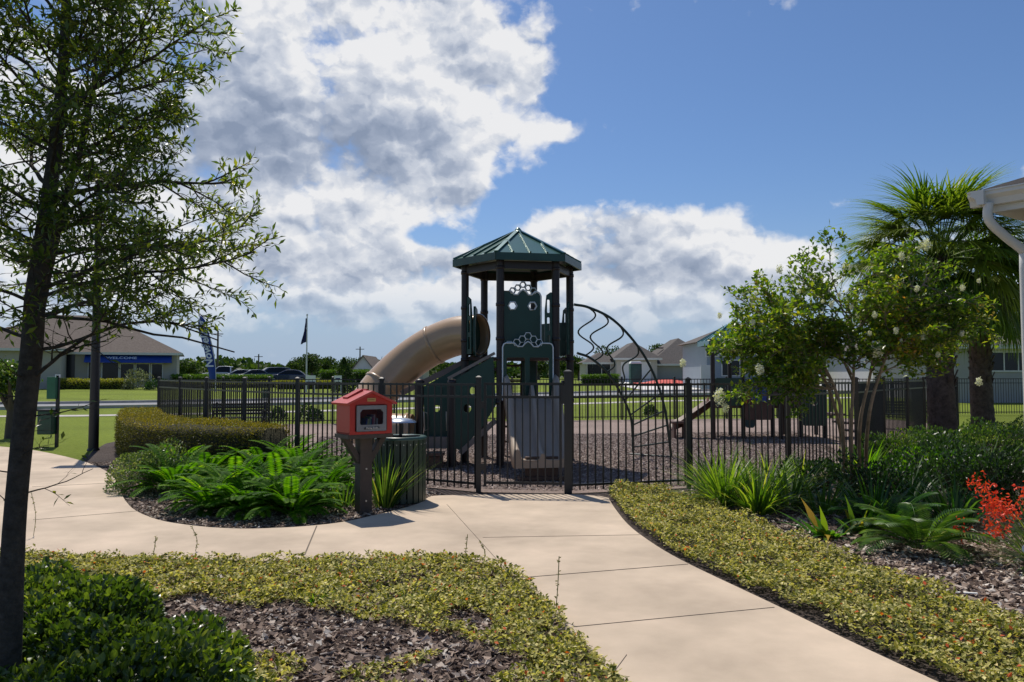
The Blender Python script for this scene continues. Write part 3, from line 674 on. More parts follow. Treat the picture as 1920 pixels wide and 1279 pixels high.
b = MB(); b.plate([(-.10, -.012), (-.09, .010), (.09, .014), (.10, -.008), (.085, -.004), (-.085, -.016)], [], lp(0, D2 + .029, Z0 + .072), LU, LZ, .004); rb = b.build('ribbon', mat('dark_ribbon', (.04, .045, .05), .6), dr)
whitep = mat('white_paint', (.75, .75, .73), .5, 0, .04)
text_mesh('Sharing Books', .026, lp(0, D2 + .033, Z0 + .073), LU, LZ, whitep, rb, shear=.15)
b = MB(); b.plate(rrect(-.052, .052, -.02, .02, .004), [], lp(0, D2 + .013, Z1 + .035), LU, LZ, .006); pq = b.build('plaque', mat('gold_plaque', (.55, .36, .14), .35, .3), lib)
text_mesh('LITTLE LIBRARY', .011, lp(0, D2 + .0175, Z1 + .035), LU, LZ, mat('dark_ink', (.05, .03, .02), .6), pq, depth=.0008)
bookc = [(.05, .09, .30), (.55, .50, .30), (.42, .52, .28), (.60, .52, .42), (.08, .25, .18), (.10, .30, .38), (.04, .04, .12), (.5, .05, .12), (.55, .30, .35), (.12, .10, .10), (.35, .35, .38)]
bdesc = ['navy book leaning leftmost in the red library box', 'pale yellow book behind the pane of the red box, third colour from left', 'light green book standing in the red library box', 'cream book in the middle of the red library box', 'dark green book standing in the red library box', 'teal book next to the dark green one in the box', 'thin near-black navy book in the red library box', 'crimson book in the red library box', 'pink book right of the crimson one in the box', 'dark brown book near the right end of the box', 'grey book rightmost in the red library box']
x = -.045
for i, c in enumerate(bookc):
    t = random.uniform(.010, .018); h = random.uniform(.15, .20); ln = .22 if i < 4 else .04; x += t + .002
    a = lp(x, .02, Z0 + .02); up_ = nrm(LZ + LU * ln); b = MB(); b.bar(a, a + up_ * h, t, .14, up=tuple(LN)); bk = b.build('book', mat('book_cover_%d' % i, c, .6, 0, .05), None)
    tag(bk, bdesc[i], 'book', 'books in the little library')

cx, cy = at(747, 940, 9.85)[0], 10.0
bn = thing('litter_bin', (cx, cy, 0), 'dark green round slatted litter bin beside the gate', 'litter bin')
bing = mat('bin_green', (.028, .050, .036), .42, 0, .12, 5); 
b = MB(); R_ = .315
for i in range(24):
    a = 2 * math.pi * i / 24; p = np.array([cx + R_ * math.cos(a), cy + R_ * math.sin(a), .42]); b.box(p, (.014, .066, .78), a)
    b.box(p + np.array([math.cos(a), math.sin(a), 0]) * .008 + np.array([0, 0, .33]), (.012, .012, .012), a, mat=1, r=.5)
b.build('slats', [bing, mat('zinc_bolt', (.5, .5, .5))], bn)
b = MB(); 
for z in (.06, .78): b.lathe((cx, cy, z), [(R_ - .02, -.02), (R_ - .006, -.02), (R_ - .006, .02), (R_ - .02, .02)], 32)
b.build('hoop', bing, bn)
b = MB(); b.lathe((cx, cy, .83), [(R_ + .015, -.03), (R_ + .02, .0), (R_ + .0, .012), (R_ - .10, .006), (R_ - .12, -.02)], 40); b.build('rim', mat('bin_rim_green', (.03, .075, .06), .35, 0, .1, coat=.3), bn)
b = MB(); b.lathe((cx, cy, .04), [(0, 0), (R_ - .04, 0), (R_ - .035, .7)], 24); b.build('liner', mat('dark_liner', (.02, .02, .02), .8), bn)
mtl = mat('spun_aluminium', (.45, .48, .52), .25, .9, .05)
b = MB(); b.lathe((cx, cy, 1.03), [(.205, -.018), (.20, -.008), (.14, .022), (.07, .038), (0, .042)], 32); b.lathe((cx, cy, 1.03), [(.205, -.018), (.12, -.008), (0, .0)], 32)
cp_ = b.build('bonnet', mtl, bn)
b = MB(); b.tube([(cx, cy, .8), (cx, cy, 1.03)], .022, 10); b.box((cx, cy, .84), (.5, .04, .02)); b.build('bonnet_stand', MATS['black_powder_coat'], bn)

x, y = gp(175, 845); lam = thing('lamp_post', (x, y, 0), 'tall dark lamp post with flat square head on the left lawn', 'street lamp')
darkpole = mat('dark_bronze', (.014, .012, .013), .45)
b = MB(); b.tube([(x, y, 0), (x, y, 5.85)], [.105, .065], 14); b.build('pole', darkpole, lam)
b = MB(); b.lathe((x, y, 0), [(.125, 0), (.125, .03), (.11, .05)], 16); b.build('base', darkpole, lam)
b = MB(); b.box((x + .12, y, 5.93), (.95, .42, .16), .15, taper=.8); b.box((x, y, 5.82), (.14, .14, .12)); hd = b.build('lamp_head', darkpole, lam, bevel=.02)
b = MB(); b.box((x + .12, y, 5.842), (.7, .3, .012), .15); b.build('lens', mat('lamp_lens', (.4, .4, .38), .2), hd)

x, y = gp(106, 838); ps = thing('pet_waste_station', (x, y, 0), 'green pet waste station on a thin black post, left lawn', 'pet waste station')
g2 = mat('station_green', (.010, .11, .055), .4)
b = MB(); b.box((x, y, .80), (.06, .06, 1.62)); b.build('post', black, ps)
b = MB(); b.box((x - .09, y - .05, 1.33), (.2, .14, .5)); b.build('bag_dispenser', g2, ps, bevel=.01)
b = MB(); b.box((x - .17, y - .06, .55), (.32, .3, .52)); cn = b.build('waste_bin', mat('station_dark_green', (.008, .06, .035), .4), ps, bevel=.015)
b = MB(); b.box((x - .17, y - .06, .83), (.34, .32, .04)); b.build('bin_lid', black, cn)
b = MB(); b.box((x, y - .02, 1.6), (.12, .02, .07)); b.build('sign_plate', whitep, ps)

def bench(x, y, rz, label):
    t = thing('bench', (0, 0, 0), label, 'bench')
    b = MB()
    for i in range(4): b.box((0, -.22 + i * .12, .45), (1.5, .1, .03))
    b.build('seat', black, t)
    b = MB()
    for i in range(4): b.box((0, .26 + i * .012, .55 + i * .085), (1.5, .025, .06))
    b.build('backrest', black, t)
    for s_ in (-1, 1):
        b = MB(); b.bar((s_ * .65, .22, 0), (s_ * .65, .30, .86), .04, .05); b.bar((s_ * .65, -.24, 0), (s_ * .65, -.24, .44), .04, .05); b.bar((s_ * .65, -.25, .42), (s_ * .65, .25, .42), .04, .04); b.bar((s_ * .65, -.25, .64), (s_ * .65, .28, .64), .05, .03); b.bar((s_ * .65, -.24, .44), (s_ * .65, -.24, .64), .03, .03)
        b.build('end_frame', black, t)
    t.location = (x, y, 0); t.rotation_euler.z = rz; return t
bench(-7.55, 21.8, math.radians(12), 'black slatted bench inside the fence at the far left of the mulch')
bench(11.6, 23.6, math.radians(-35), 'black slatted bench inside the fence at the right end of the mulch')

# ------------------------------------------------------------ small play unit at the back right
px0 = 20.2
ty = thing('toddler_play_unit', (7.0, px0, 0), 'low play unit with small green roof, panels and short brown slide', 'playground')
def XY(px, Y): return (px - 960) / F * Y * 1.0
unit_posts = [(1336, 20.6, 2.55), (1336, 19.6, 2.5), (1368, 20.9, 1.9), (1392, 21.2, 2.6), (1392, 19.9, 2.6), (1447, 20.3, 2.6), (1466, 21.3, 1.75), (1462, 19.7, 1.6), (1500, 20.2, 1.5), (1528, 21.4, 1.5), (1545, 20.2, 1.4)]
for p_, Y_, h_ in unit_posts:
    x = XY(p_, Y_); b = MB(); b.tube([(x, Y_, 0), (x, Y_, h_)], .055, 10); b.lathe((x, Y_, h_), [(.06, 0), (.06, .03), (.03, .05), (0, .05)], 10); b.build('post', brown, ty)
for cx_, cy_, z_, r_ in ((XY(1364, 20.4), 20.4, 2.5, .62), (XY(1420, 20.5), 20.5, 2.55, .72)):
    b = MB(); q = [(cx_ + sx * r_, cy_ + sy * r_, z_) for sx, sy in ((-1, -1), (1, -1), (1, 1), (-1, 1))]; ap = (cx_, cy_, z_ + .42)
    b.add(q + [ap], [(0, 1, 4), (1, 2, 4), (2, 3, 4), (3, 0, 4)]); 
    for i in range(4): b.bar(np.array(q[i]) - (0, 0, .06), np.array(q[(i + 1) % 4]) - (0, 0, .06), .03, .12); b.bar(q[i], ap, .06, .04)
    for i in range(4):
        for t in (.33, .67):
            e = np.array(q[i]) * (1 - t) + np.array(q[(i + 1) % 4]) * t; b.bar(e, e + (np.array(ap) - (np.array(q[i]) + np.array(q[(i + 1) % 4])) / 2) * .62, .03, .04)
    b.build('roof', mat('teal_roof_metal', (.04, .16, .17), .3, .3, .08, coat=.3), ty)
x0, x1 = XY(1336, 20.2), XY(1530, 20.2)
b = MB(); b.box(((x0 + x1) / 2, 20.5, .82), (x1 - x0, 1.2, .07)); b.build('deck', deckm, ty)
teal = mat('teal_plastic', (.008, .06, .07), .4); blue = mat('blue_plastic', (.01, .05, .28), .35); redp = mat('dark_red_plastic', (.25, .02, .02), .4)
for a, c, z0, z1, m_, nm in ((1338, 1390, .85, 1.55, pgreen, 'panel'), (1395, 1412, .3, 1.5, teal, 'panel'), (1449, 1498, .85, 1.45, deckm, 'panel'), (1502, 1545, .35, 1.3, pgreen, 'panel')):
    b = MB(); b.plate(rrect(XY(a, 19.8), XY(c, 19.8), z0, z1, .06), [hexo((XY(a, 19.8) + XY(c, 19.8)) / 2, (z0 + z1) / 2 + .1, .09)] if c - a > 30 else [], (0, 19.75, 0), (1, 0, 0), (0, 0, 1), .03); b.build(nm, m_, ty)
b = MB(); b.lathe((XY(1410, 19.7), 19.7, .95), [(.13, 0), (.14, .2), (.14, .5), (.06, .58), (0, .6)], 16); b.build('drum', blue, ty)
b = MB(); b.lathe((XY(1430, 19.7), 19.7, .95), [(.13, 0), (.14, .2), (.14, .55), (.06, .62), (0, .64)], 16); b.build('drum', blue, ty)
b = MB(); b.box((XY(1398, 19.6), 19.6, 1.05), (.2, .08, .25)); b.build('toggle', redp, ty)
b = MB(); b.plate(rrect(XY(1395, 19.7), XY(1445, 19.7), .5, 1.0, .05), [], (0, 19.68, 0), (1, 0, 0), (0, 0, 1), .03); b.build('counter', mat('brown_counter', (.11, .06, .045), .6), ty)
# short slide to the left
b = MB(); prof = [(-.26, .16), (-.24, .18), (-.2, 0), (.2, 0), (.24, .18), (.26, .16)]; secs = []
for i in range(10):
    t = i / 9; X_ = XY(1332, 20.3) - 1.05 * t; z = .88 - .72 * (t ** .9) if t < .85 else .88 - .72 * (.85 ** .9) - .02 * (t - .85); secs.append([(X_, 20.3 + a, z + c) for a, c in prof])
loft(b, secs); sl_ = b.build('slide', mat('dark_brown_slide', (.13, .07, .055), .4), ty); sl_.modifiers.new('solid', 'SOLIDIFY').thickness = .02
b = MB(); b.box((XY(1332, 20.3) - 1.0, 20.3, .12), (.08, .4, .24)); b.build('slide_foot', deckm, ty)
for i in range(3):
    b = MB(); b.box((XY(1560, 20.4) + i * .28, 20.4, .62 - .22 * i), (.3, .8, .05)); b.build('step', deckm, ty)
x = XY(1272, 20); st = thing('play_stool', (x, 20, 0), 'small brown stump seat standing at the foot of the short slide', 'stool')
b = MB(); b.lathe((x, 20, .42), [(0, .04), (.2, .04), (.21, .0), (.2, -.03), (0, -.03)], 16); b.build('seat', mat('brown_counter', (.11, .06, .045)), st)
for s_ in (-1, 1): b = MB(); b.box((x + s_ * .12, 20, .2), (.06, .2, .38)); b.build('leg', mat('brown_counter', (1, 1, 1)), st)

# ------------------------------------------------------------ eave of the near building on the right
wallw = mat('cream_stucco', (.52, .50, .45), .9, 0, .05, 2, bump=.002, bs=150); gutw = mat('white_gutter', (.66, .65, .62), .4, 0, .03); soffm = mat('soffit_panel', (.46, .43, .37), .7, 0, .05)
shing = groundmat('roof_shingle', [(.3, (.022, .02, .02)), (.7, (.055, .05, .048))], 14, bump=.004, bs=50)
C0 = np.array([3.99, 6.5]); EA = np.array([.6, -.8]); EB = np.array([.8, .6])
hs = thing('clubhouse', (C0[0] + .5, C0[1], 0), 'cream clubhouse corner with white gutter and downspout, right edge', 'building')
def E(a, c, z): p = C0 + EA * a + EB * c; return np.array([p[0], p[1], z])
LA, LB = 9.0, 16.0; ZE = 3.13; OV = .24
b = MB(); b.prism([tuple(E(OV, OV, 0)[:2]), tuple(E(LA, OV, 0)[:2]), tuple(E(LA, LB, 0)[:2]), tuple(E(OV, LB, 0)[:2])], 0, ZE - .17); b.build('wall', wallw, hs)
b = MB(); b.prism([tuple(E(.03, .03, 0)[:2]), tuple(E(LA, .03, 0)[:2]), tuple(E(LA, LB, 0)[:2]), tuple(E(.03, LB, 0)[:2])], ZE - .17, ZE - .15); b.build('soffit', soffm, hs)
b = MB(); b.bar(E(0.02, .03, ZE - .09), E(LA, .03, ZE - .09), .03, .15); b.bar(E(.03, .045, ZE - .09), E(.03, LB, ZE - .09), .03, .15); b.build('fascia_board', gutw, hs)
gp_prof = [(-.02, -.11), (-.07, -.11), (-.085, -.06), (-.12, -.03), (-.12, .0), (-.13, .0), (-.13, .012), (-.02, .012)]
def sweepg(p0, p1, outv):
    b = MB(); A_ = [p0 + np.array([*(-outv * u_), w_]) for u_, w_ in gp_prof]; B2 = [p1 + np.array([*(-outv * u_), w_]) for u_, w_ in gp_prof]; k = len(A_)
    b.add(A_ + B2, [(i, (i + 1) % k, (i + 1) % k + k, i + k) for i in range(k)] + [tuple(range(k))[::-1], tuple(range(k, 2 * k))]); return b
g_a = sweepg(E(-.13, 0.03, ZE), E(LA, .03, ZE), -EB); g_b = sweepg(E(.03, -.128, ZE - .002), E(.03, LB, ZE - .002), -EA)
for q in (g_a, g_b): q.build('gutter', gutw, hs)
b = MB(); apx = .42
rid = [E(-.06, -.06, ZE + .02), E(LA, -.06, ZE + .02), E(LA, LB, ZE + .02), E(-.06, LB, ZE + .02)]; r0 = E(LA / 2, LA / 2, ZE + LA / 2 * apx); r1 = E(LA / 2, LB - LA / 2, ZE + LA / 2 * apx)
b.add(rid + [r0, r1], [(0, 1, 4), (1, 2, 5, 4), (2, 3, 5), (3, 0, 4, 5), (3, 2, 1, 0)]); b.build('roof', shing, hs)
wp0 = E(.17, .22, 0); d0 = E(.02, -.06, ZE - .10)
b = MB(); P = [d0, d0 + (0, 0, -.14), d0 * .7 + np.array([*wp0[:2], 0]) * .3 + (0, 0, -.16 + .3 * ZE - .3 * .12 + 0), np.array([*wp0[:2], ZE - .50]), np.array([*wp0[:2], ZE - .64]), np.array([*wp0[:2], .35]), np.array([*(wp0[:2] - np.array([.10, .08])), .2])]
P[2] = (P[1] + P[3]) / 2 + (0, 0, -.01)
b.tube(spline(P, 4), .038, 10); b.build('downspout', gutw, hs)

# ------------------------------------------------------------ vegetation
bark = attrmat('tree_bark', [(0, (.055, .045, .036)), (.5, (.085, .07, .056)), (1, (.12, .10, .08))], .95)
barkm = groundmat('trunk_bark', [(.3, (.045, .038, .030)), (.6, (.10, .085, .068)), (.8, (.15, .135, .11))], 22, bump=.02, bs=30)
oakleaf = leafmat('oak_leaf', [(0, (.02, .045, .008)), (.5, (.055, .09, .012)), (.85, (.13, .155, .018)), (1, (.26, .24, .04))], .42, .35, .5, 1.7)

class Tree:
    def __init__(s): s.w = MB(); s.tw = []       # wood, twigs (p, dir, length)
    def limb(s, p, d, L, r0, r1, n=6, wander=.12, grav=0.0, sides=6):
        P = [np.array(p, float)]; d = nrm(np.array(d, float)); dirs = [d]
        for i in range(n):
            d = nrm(d + rng.normal(size=3) * wander + np.array([0, 0, grav])); P.append(P[-1] + d * L / n); dirs.append(d)
        s.w.tube(P, np.linspace(r0, r1, n + 1), sides, caps=False); return np.array(P), dirs
def sidedir(d, ang, az, flat=0.0):
    d = nrm(np.array(d)); u = np.array([0, 0, 1.]) if abs(d[2]) < .95 else np.array([1., 0, 0]); x = nrm(np.cross(d, u)); y = np.cross(x, d)
    v = x * math.cos(az) + y * math.sin(az) * (1 - flat); return nrm(d * math.cos(ang) + nrm(v) * math.sin(ang))
def grow(T, p, d, L, r, lvl, spec):
    d = nrm(np.array(d, float)); zm = spec.get('zmin', 0)
    if p[2] + d[2] * L < zm and p[0] > -2.1: d[2] = abs(d[2]) * .4 + .06
    if 'rmax' in spec:
        tip = p + d * L; c = trunk_at(tip[2]); rm = float(np.interp(tip[2], [1.6, 2.4, 3.0, 3.6, 4.5, 5.5], [1.12, 1.12, .86, .64, .45, .25])) * (.86 if tip[1] < YT - .3 else 1)
        ex = math.hypot(tip[0] - c[0], tip[1] - c[1]) / rm
        if ex > 1: L = L / ex ** 1.6
        if L < .05: L = .05
    n = spec['n'][lvl]; P, ds = T.limb(p, d, L, r, r * .35, max(3, spec['seg'][lvl]), spec['wander'], spec['grav'][lvl], 6 if r > .008 else 4)
    if lvl == len(spec['n']) - 1: T.tw.append((P, ds)); return
    for i in range(n):
        t = spec['t0'] + (1 - spec['t0']) * (i + rng.random() * .6) / n; k = min(int(t * (len(P) - 1)), len(P) - 2); f = t * (len(P) - 1) - k
        q = P[k] * (1 - f) + P[k + 1] * f; az = (i % 2) * math.pi + rng.normal() * .7
        if q[2] < spec.get('zmin', 0) and q[0] > -1.95: continue
        grow(T, q, sidedir(ds[k], math.radians(spec['ang'] + rng.normal() * 10), az, .3), L * spec['ratio'] * (1.15 - .65 * t) * (.75 + .5 * rng.random()), r * .42, lvl + 1, spec)
    T.tw.append((P[len(P) // 2:], ds[len(P) // 2:]))
def twig_leaves(b, tw, step, Ln, Wd, spread=.9, mode='leaves', mat_=0, clump=1, keep=None, **kw):
    Ps, Ds, Ns = [], [], []
    for P, ds in tw:
        P = np.array(P); seg = np.linalg.norm(np.diff(P, axis=0), axis=1).sum(); k = max(2, int(seg / step))
        for j in range(k):
            t = (j + .5) / k * (len(P) - 1); i = min(int(t), len(P) - 2); f = t - i; q = P[i] * (1 - f) + P[i + 1] * f; d = nrm(P[i + 1] - P[i])
            for _ in range(clump):
                az = j * 2.4 + rng.random() * 1.2; v = sidedir(d, spread * (.7 + .6 * rng.random()), az); Ps.append(q); Ds.append(v); Ns.append(nrm(np.array([0, 0, 1.]) + rng.normal(size=3) * .5))
    Ps, Ds, Ns = map(np.array, (Ps, Ds, Ns))
    if keep is not None: k_ = keep(Ps); Ps, Ds, Ns = Ps[k_], Ds[k_], Ns[k_]
    N = len(Ps); s_ = .6 + .7 * rng.random(N)
    r = np.clip(rng.random(N) * .75 + .25 * (lumps(Ps, 5, 3) * .5 + .5), 0, 1)
    (b.leaves if mode == 'leaves' else b.quads)(Ps, Ds, Ns, Ln * s_, Wd * s_, mat_, r, **kw); return N

# --- left foreground oak
YT = 3.75
trunk = [at(10, 1330, YT), at(14, 1279, YT), at(26, 1000, YT), at(44, 800, YT), at(60, 650, YT), at(66, 560, YT), at(80, 450, YT), at(98, 320, YT), at(112, 200, YT), at(122, 60, YT), at(126, -120, YT), at(124, -350, YT), at(130, -600, YT)]
trunk[0] = (trunk[0][0], YT, -.02)
oak = thing('oak_tree', (trunk[0][0], YT, 0), 'young oak with small narrow leaves and thin trunk, left foreground', 'tree')
T = Tree(); tp_ = spline(trunk, 4); rr = np.interp(np.linspace(0, 1, len(tp_)), [0, .08, .3, .42, .55, .75, 1], [.074, .055, .046, .044, .036, .022, .006])
rr = rr * (1 + .05 * lumps(tp_, 9, 2)); T.w.tube(tp_, rr, 14, caps=False)
tz = tp_[:, 2]
def trunk_at(z): return np.array([np.interp(z, tz, tp_[:, 0]), np.interp(z, tz, tp_[:, 1]), z])
osp = dict(rmax=1, zmin=1.84, n=[11, 7, 0], seg=[8, 5, 4], wander=.13, grav=[-.02, -.01, .0], t0=.22, ang=46, ratio=.46)
nb = 62
for i in range(nb):
    z = 1.72 + (i / nb) ** 1.0 * 3.5; az = i * 2.39996 + .4
    L_ = float(np.interp(z, [1.6, 1.95, 2.3, 2.7, 3.0, 3.4, 4.2, 5.3], [.75, 1.02, 1.15, 1.0, .85, .72, .6, .2])); 
    c_, s_ = math.cos(az), math.sin(az)
    if s_ < 0: L_ *= .8
    L_ *= (.8 + .4 * rng.random())
    el = math.radians(np.interp(z, [1.7, 2.5, 4, 5.3], [12, 26, 40, 60]) + rng.normal() * 6)
    grow(T, trunk_at(z), (c_ * math.cos(el), s_ * math.cos(el), math.sin(el)), L_, .003 + .008 * L_, 0, osp)
# limbs seen reaching right
for (a, c, L_) in (((66, 560), (290, 480), 1.1), ((72, 590), (300, 540), 1.0), ((84, 440), (300, 370), .55), ((60, 712), (165, 655), .75), ((95, 330), (300, 260), .68), ((112, 200), (250, 130), .85), ((118, 110), (230, 60), .5)):
    A_, C_ = np.array(at(*a, YT)), np.array(at(*c, YT - .1)); grow(T, A_, C_ - A_, L_, .010, 0, osp)
# secondary leader
P2 = spline([at(74, 585, YT), at(92, 500, YT + .04), at(116, 400, YT + .08), at(150, 280, YT + .12), at(175, 160, YT + .15), at(190, 40, YT + .2)], 4); T.w.tube(P2, np.linspace(.024, .008, len(P2)), 8, caps=False)
for i in range(11):
    p = P2[4 + i]; az = i * 2.4; grow(T, p, (math.cos(az) * .85, math.sin(az) * .85, .4), .5, .007, 0, osp)
for i in range(8):                         # low sprouts
    z = .95 + .09 * i; az = [2.6, .3, 3.4, 5.6, 1.8, .1, 3.0, 4.4][i]; grow(T, trunk_at(z), (math.cos(az), math.sin(az), .3), .34, .004, 0, dict(osp, n=[3, 2, 0]))
T.w.build('trunk', barkm, oak)
b = MB(); print('oak leaves', twig_leaves(b, T.tw, .0175, .047, .0150, .95, 'quads', fold=.06, keep=lambda P: (P[:, 2] > 1.86 - .10 * (P[:, 0] < -2.2) + .02 * P[:, 0]) | ((P[:, 0] < -1.85) & (rng.random(len(P)) < .22)))); b.build('crown', oakleaf, oak)

# --- generic leaf bush
def bush(name, x, y, rx, ry, h, n, Ln, Wd, m, label, cat='shrub', group=None, seed=0, mode='quads', lump=.18, up=.5, z0=.0, stems=True, flat=None):
    t = thing(name, (x, y, gz(x, y)), label, cat, group); zb = gz(x, y)
    d = rnd3(n); d[:, 2] = np.abs(d[:, 2]) * (1 - z0) + z0 * .3; d = nrm(d)
    rad = (1 - .42 * rng.random(n) ** 2.2)[:, None]; q = d * rad * (1 + lump * lumps(d * 2 + seed, 2.6, seed, 8))[:, None]
    if flat: q[:, 2] = np.minimum(q[:, 2], flat + .06 * rng.random(n))
    P = q * np.array([rx, ry, h]) + np.array([x, y, zb + .02])
    D = nrm(d * .7 + rng.normal(size=(n, 3)) * .55 + np.array([0, 0, up])); Nn = nrm(d * .6 + rng.normal(size=(n, 3)) * .5 + np.array([0, 0, .8]))
    b = MB(); s_ = .7 + .6 * rng.random(n); r = np.clip(rng.random(n) * .8 + .2 * (lumps(P, 6, seed + 1)), 0, 1)
    (b.leaves if mode == 'leaves' else b.quads)(P, D, Nn, Ln * s_, Wd * s_, 0, r); b.build('foliage', m, t)
    if stems:
        b = MB(); k = 26
        for i in range(k):
            a = i * 2.4; e = np.array([math.cos(a) * rx * .75 * rng.random() ** .5, math.sin(a) * ry * .75 * rng.random() ** .5, h * (.6 + .25 * rng.random())]); mid = e * np.array([.4, .4, .55])
            b.tube([(x, y, zb), np.array([x, y, zb]) + mid, np.array([x, y, zb]) + e], [.012, .008, .003], 4, caps=False)
        b.build('stem', bark, t)
    return t
glossy = leafmat('glossy_leaf', [(0, (.016, .034, .007)), (.45, (.05, .082, .012)), (.75, (.105, .145, .022)), (1, (.25, .25, .06))], .42, .3, .6, 1.8)
for i, (px_, py_, rx, ry, h, lab) in enumerate([(135, 1235, .56, .46, .36, 'large glossy green shrub right of the oak trunk in the foreground'), (285, 1310, .42, .42, .33, 'lower glossy green shrub at the bottom edge beside the bark mulch'), (120, 1400, .7, .5, .34, 'glossy green shrub cut by the bottom edge below the oak'), (60, 1140, .5, .4, .20, 'small glossy green shrub behind the oak trunk by the path')]):
    x, y = gp(px_, py_); bush('glossy_shrub', x, y, rx, ry, h, 6500 if i < 3 else 3800, .047, .027, glossy, lab, 'shrub', 'glossy shrubs in the foreground', i + 3, 'leaves', .34)

# --- jasmine ground cover
jas = leafmat('jasmine_leaf', [(0, (.04, .055, .012)), (.25, (.13, .14, .03)), (.6, (.36, .32, .10)), (.93, (.62, .55, .27)), (.955, (.50, .12, .03)), (1, (.42, .06, .02))], .35, .6, .25, 1.3)
def cover(name, poly, dens, h, label, hole=None, Ln=.033, seed=1):
    A_ = np.array(poly); area = (A_.max(0) - A_.min(0)).prod(); P = scatter(poly, area * dens)
    if hole is not None: P = P[hole(P)]
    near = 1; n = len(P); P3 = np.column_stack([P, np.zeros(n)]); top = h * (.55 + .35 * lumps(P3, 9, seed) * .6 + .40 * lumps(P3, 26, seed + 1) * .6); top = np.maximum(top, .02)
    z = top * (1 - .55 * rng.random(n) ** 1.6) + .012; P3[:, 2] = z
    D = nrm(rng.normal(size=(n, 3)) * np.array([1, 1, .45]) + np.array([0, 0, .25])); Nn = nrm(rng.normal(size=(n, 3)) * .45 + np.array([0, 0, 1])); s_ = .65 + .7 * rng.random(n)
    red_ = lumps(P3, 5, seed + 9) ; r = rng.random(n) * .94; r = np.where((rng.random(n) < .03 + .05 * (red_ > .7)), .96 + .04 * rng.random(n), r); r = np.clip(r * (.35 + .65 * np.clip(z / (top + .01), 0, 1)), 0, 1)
    b = MB(); b.quads(P3, D, Nn, Ln * s_, Ln * .56 * s_, 0, r, fold=.1)
    o = b.build(name, jas, org=(*A_.mean(0), 0)); return tag(o, label, 'ground cover', kind='stuff')
strip_l = [(1143, 930), (1160, 958), (1190, 990), (1250, 1035), (1310, 1066), (1460, 1136), (1610, 1208), (1775, 1290), (1990, 1400)]
strip_r = [(2250, 1300), (1960, 1200), (1760, 1120), (1600, 1062), (1480, 1018), (1380, 975), (1300, 945), (1240, 922), (1170, 918)]
rpoly = [gp(*q) for q in strip_l] + [gp(*q) for q in strip_r]
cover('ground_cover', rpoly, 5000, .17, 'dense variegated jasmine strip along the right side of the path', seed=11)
lpoly = [gp(*q) for q in [(-60, 1045), (100, 1048), (300, 1056), (520, 1058), (640, 1052), (780, 1049), (885, 1054), (945, 1072), (985, 1097), (1030, 1145), (1080, 1200), (1165, 1290), (1280, 1420), (560, 1420), (420, 1279), (300, 1150), (-60, 1150)]]
def lhole(P):
    P3 = np.column_stack([P, np.zeros(len(P))]); m_ = lumps(P3, 3.0, 21) * .55 + lumps(P3, 9, 22) * .3
    # pixel-free description of the bare mulch patch, in ground coordinates
    c1 = (P[:, 0] + 1.35) / .9; c2 = (P[:, 1] - 4.6) / .8; bare = 1.25 - np.sqrt(c1 ** 2 + c2 ** 2)
    c3 = (P[:, 0] + .62) / .5; c4 = (P[:, 1] - 4.55) / .42; bare = np.maximum(bare, 1.15 - np.sqrt(c3 ** 2 + c4 ** 2))
    return (bare + m_ * 1.05) < .30
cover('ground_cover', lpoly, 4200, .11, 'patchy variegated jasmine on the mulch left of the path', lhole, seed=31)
lhole2 = lambda P: (lumps(np.column_stack([P, np.zeros(len(P))]), 7, 55) > .5)
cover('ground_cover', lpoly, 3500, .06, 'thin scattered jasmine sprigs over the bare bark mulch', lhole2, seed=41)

# --- bark chips
chipm = attrmat('bark_chip', [(0, (.05, .03, .022)), (.35, (.16, .105, .075)), (.7, (.34, .25, .195)), (.9, (.50, .42, .35)), (1, (.66, .60, .53))], .85)
def chips(name, polys, dens, size, label, m_=chipm, z=.006):
    b = MB()
    for poly in polys:
        A_ = np.array(poly); area = (A_.max(0) - A_.min(0)).prod(); P = scatter(poly, area * dens); n = len(P)
        s_ = size * (.4 + 1.1 * rng.random(n) ** 1.5); tv = np.array([[i, j, k] for k in (-.5, .5) for j in (-.5, .5) for i in (-.5, .5)]) * np.array([1, .24, .10]); tv = tv * np.array([1, 1, 1]) + rng.normal(size=tv.shape) * .05
        rz = rng.random(n) * 6.283; ry = rng.normal(size=n) * .28; rx = rng.normal(size=n) * .35
        cz, sz, cy_, sy, cx_, sx = np.cos(rz), np.sin(rz), np.cos(ry), np.sin(ry), np.cos(rx), np.sin(rx)
        X, Y, Z = [np.broadcast_to(tv[None, :, i], (n, 8)) * s_[:, None] for i in range(3)]
        Y, Z = Y * cx_[:, None] - Z * sx[:, None], Y * sx[:, None] + Z * cx_[:, None]; X, Z = X * cy_[:, None] + Z * sy[:, None], -X * sy[:, None] + Z * cy_[:, None]
        X, Y = X * cz[:, None] - Y * sz[:, None], X * sz[:, None] + Y * cz[:, None]
        V = np.stack([X + P[:, 0:1], Y + P[:, 1:2], Z + z + (.012 * rng.random(n))[:, None]], 2)
        b.bulk(V, [(0, 2, 3, 1), (4, 5, 7, 6), (0, 1, 5, 4), (2, 6, 7, 3), (0, 4, 6, 2), (1, 3, 7, 5)], 0, rng.random(n) ** 1.3)
    return tag(b.build(name, m_, org=(0, 6, 0)), label, 'mulch', kind='stuff')
P_f = [gp(*q) for q in [(300, 1060), (900, 1062), (1000, 1120), (1160, 1290), (1260, 1400), (200, 1400), (200, 1150)]]
P_r = [gp(*q) for q in [(1250, 925), (1420, 985), (1600, 1060), (1760, 1120), (1960, 1200), (2300, 1330), (2100, 1010), (1700, 930), (1400, 915)]]
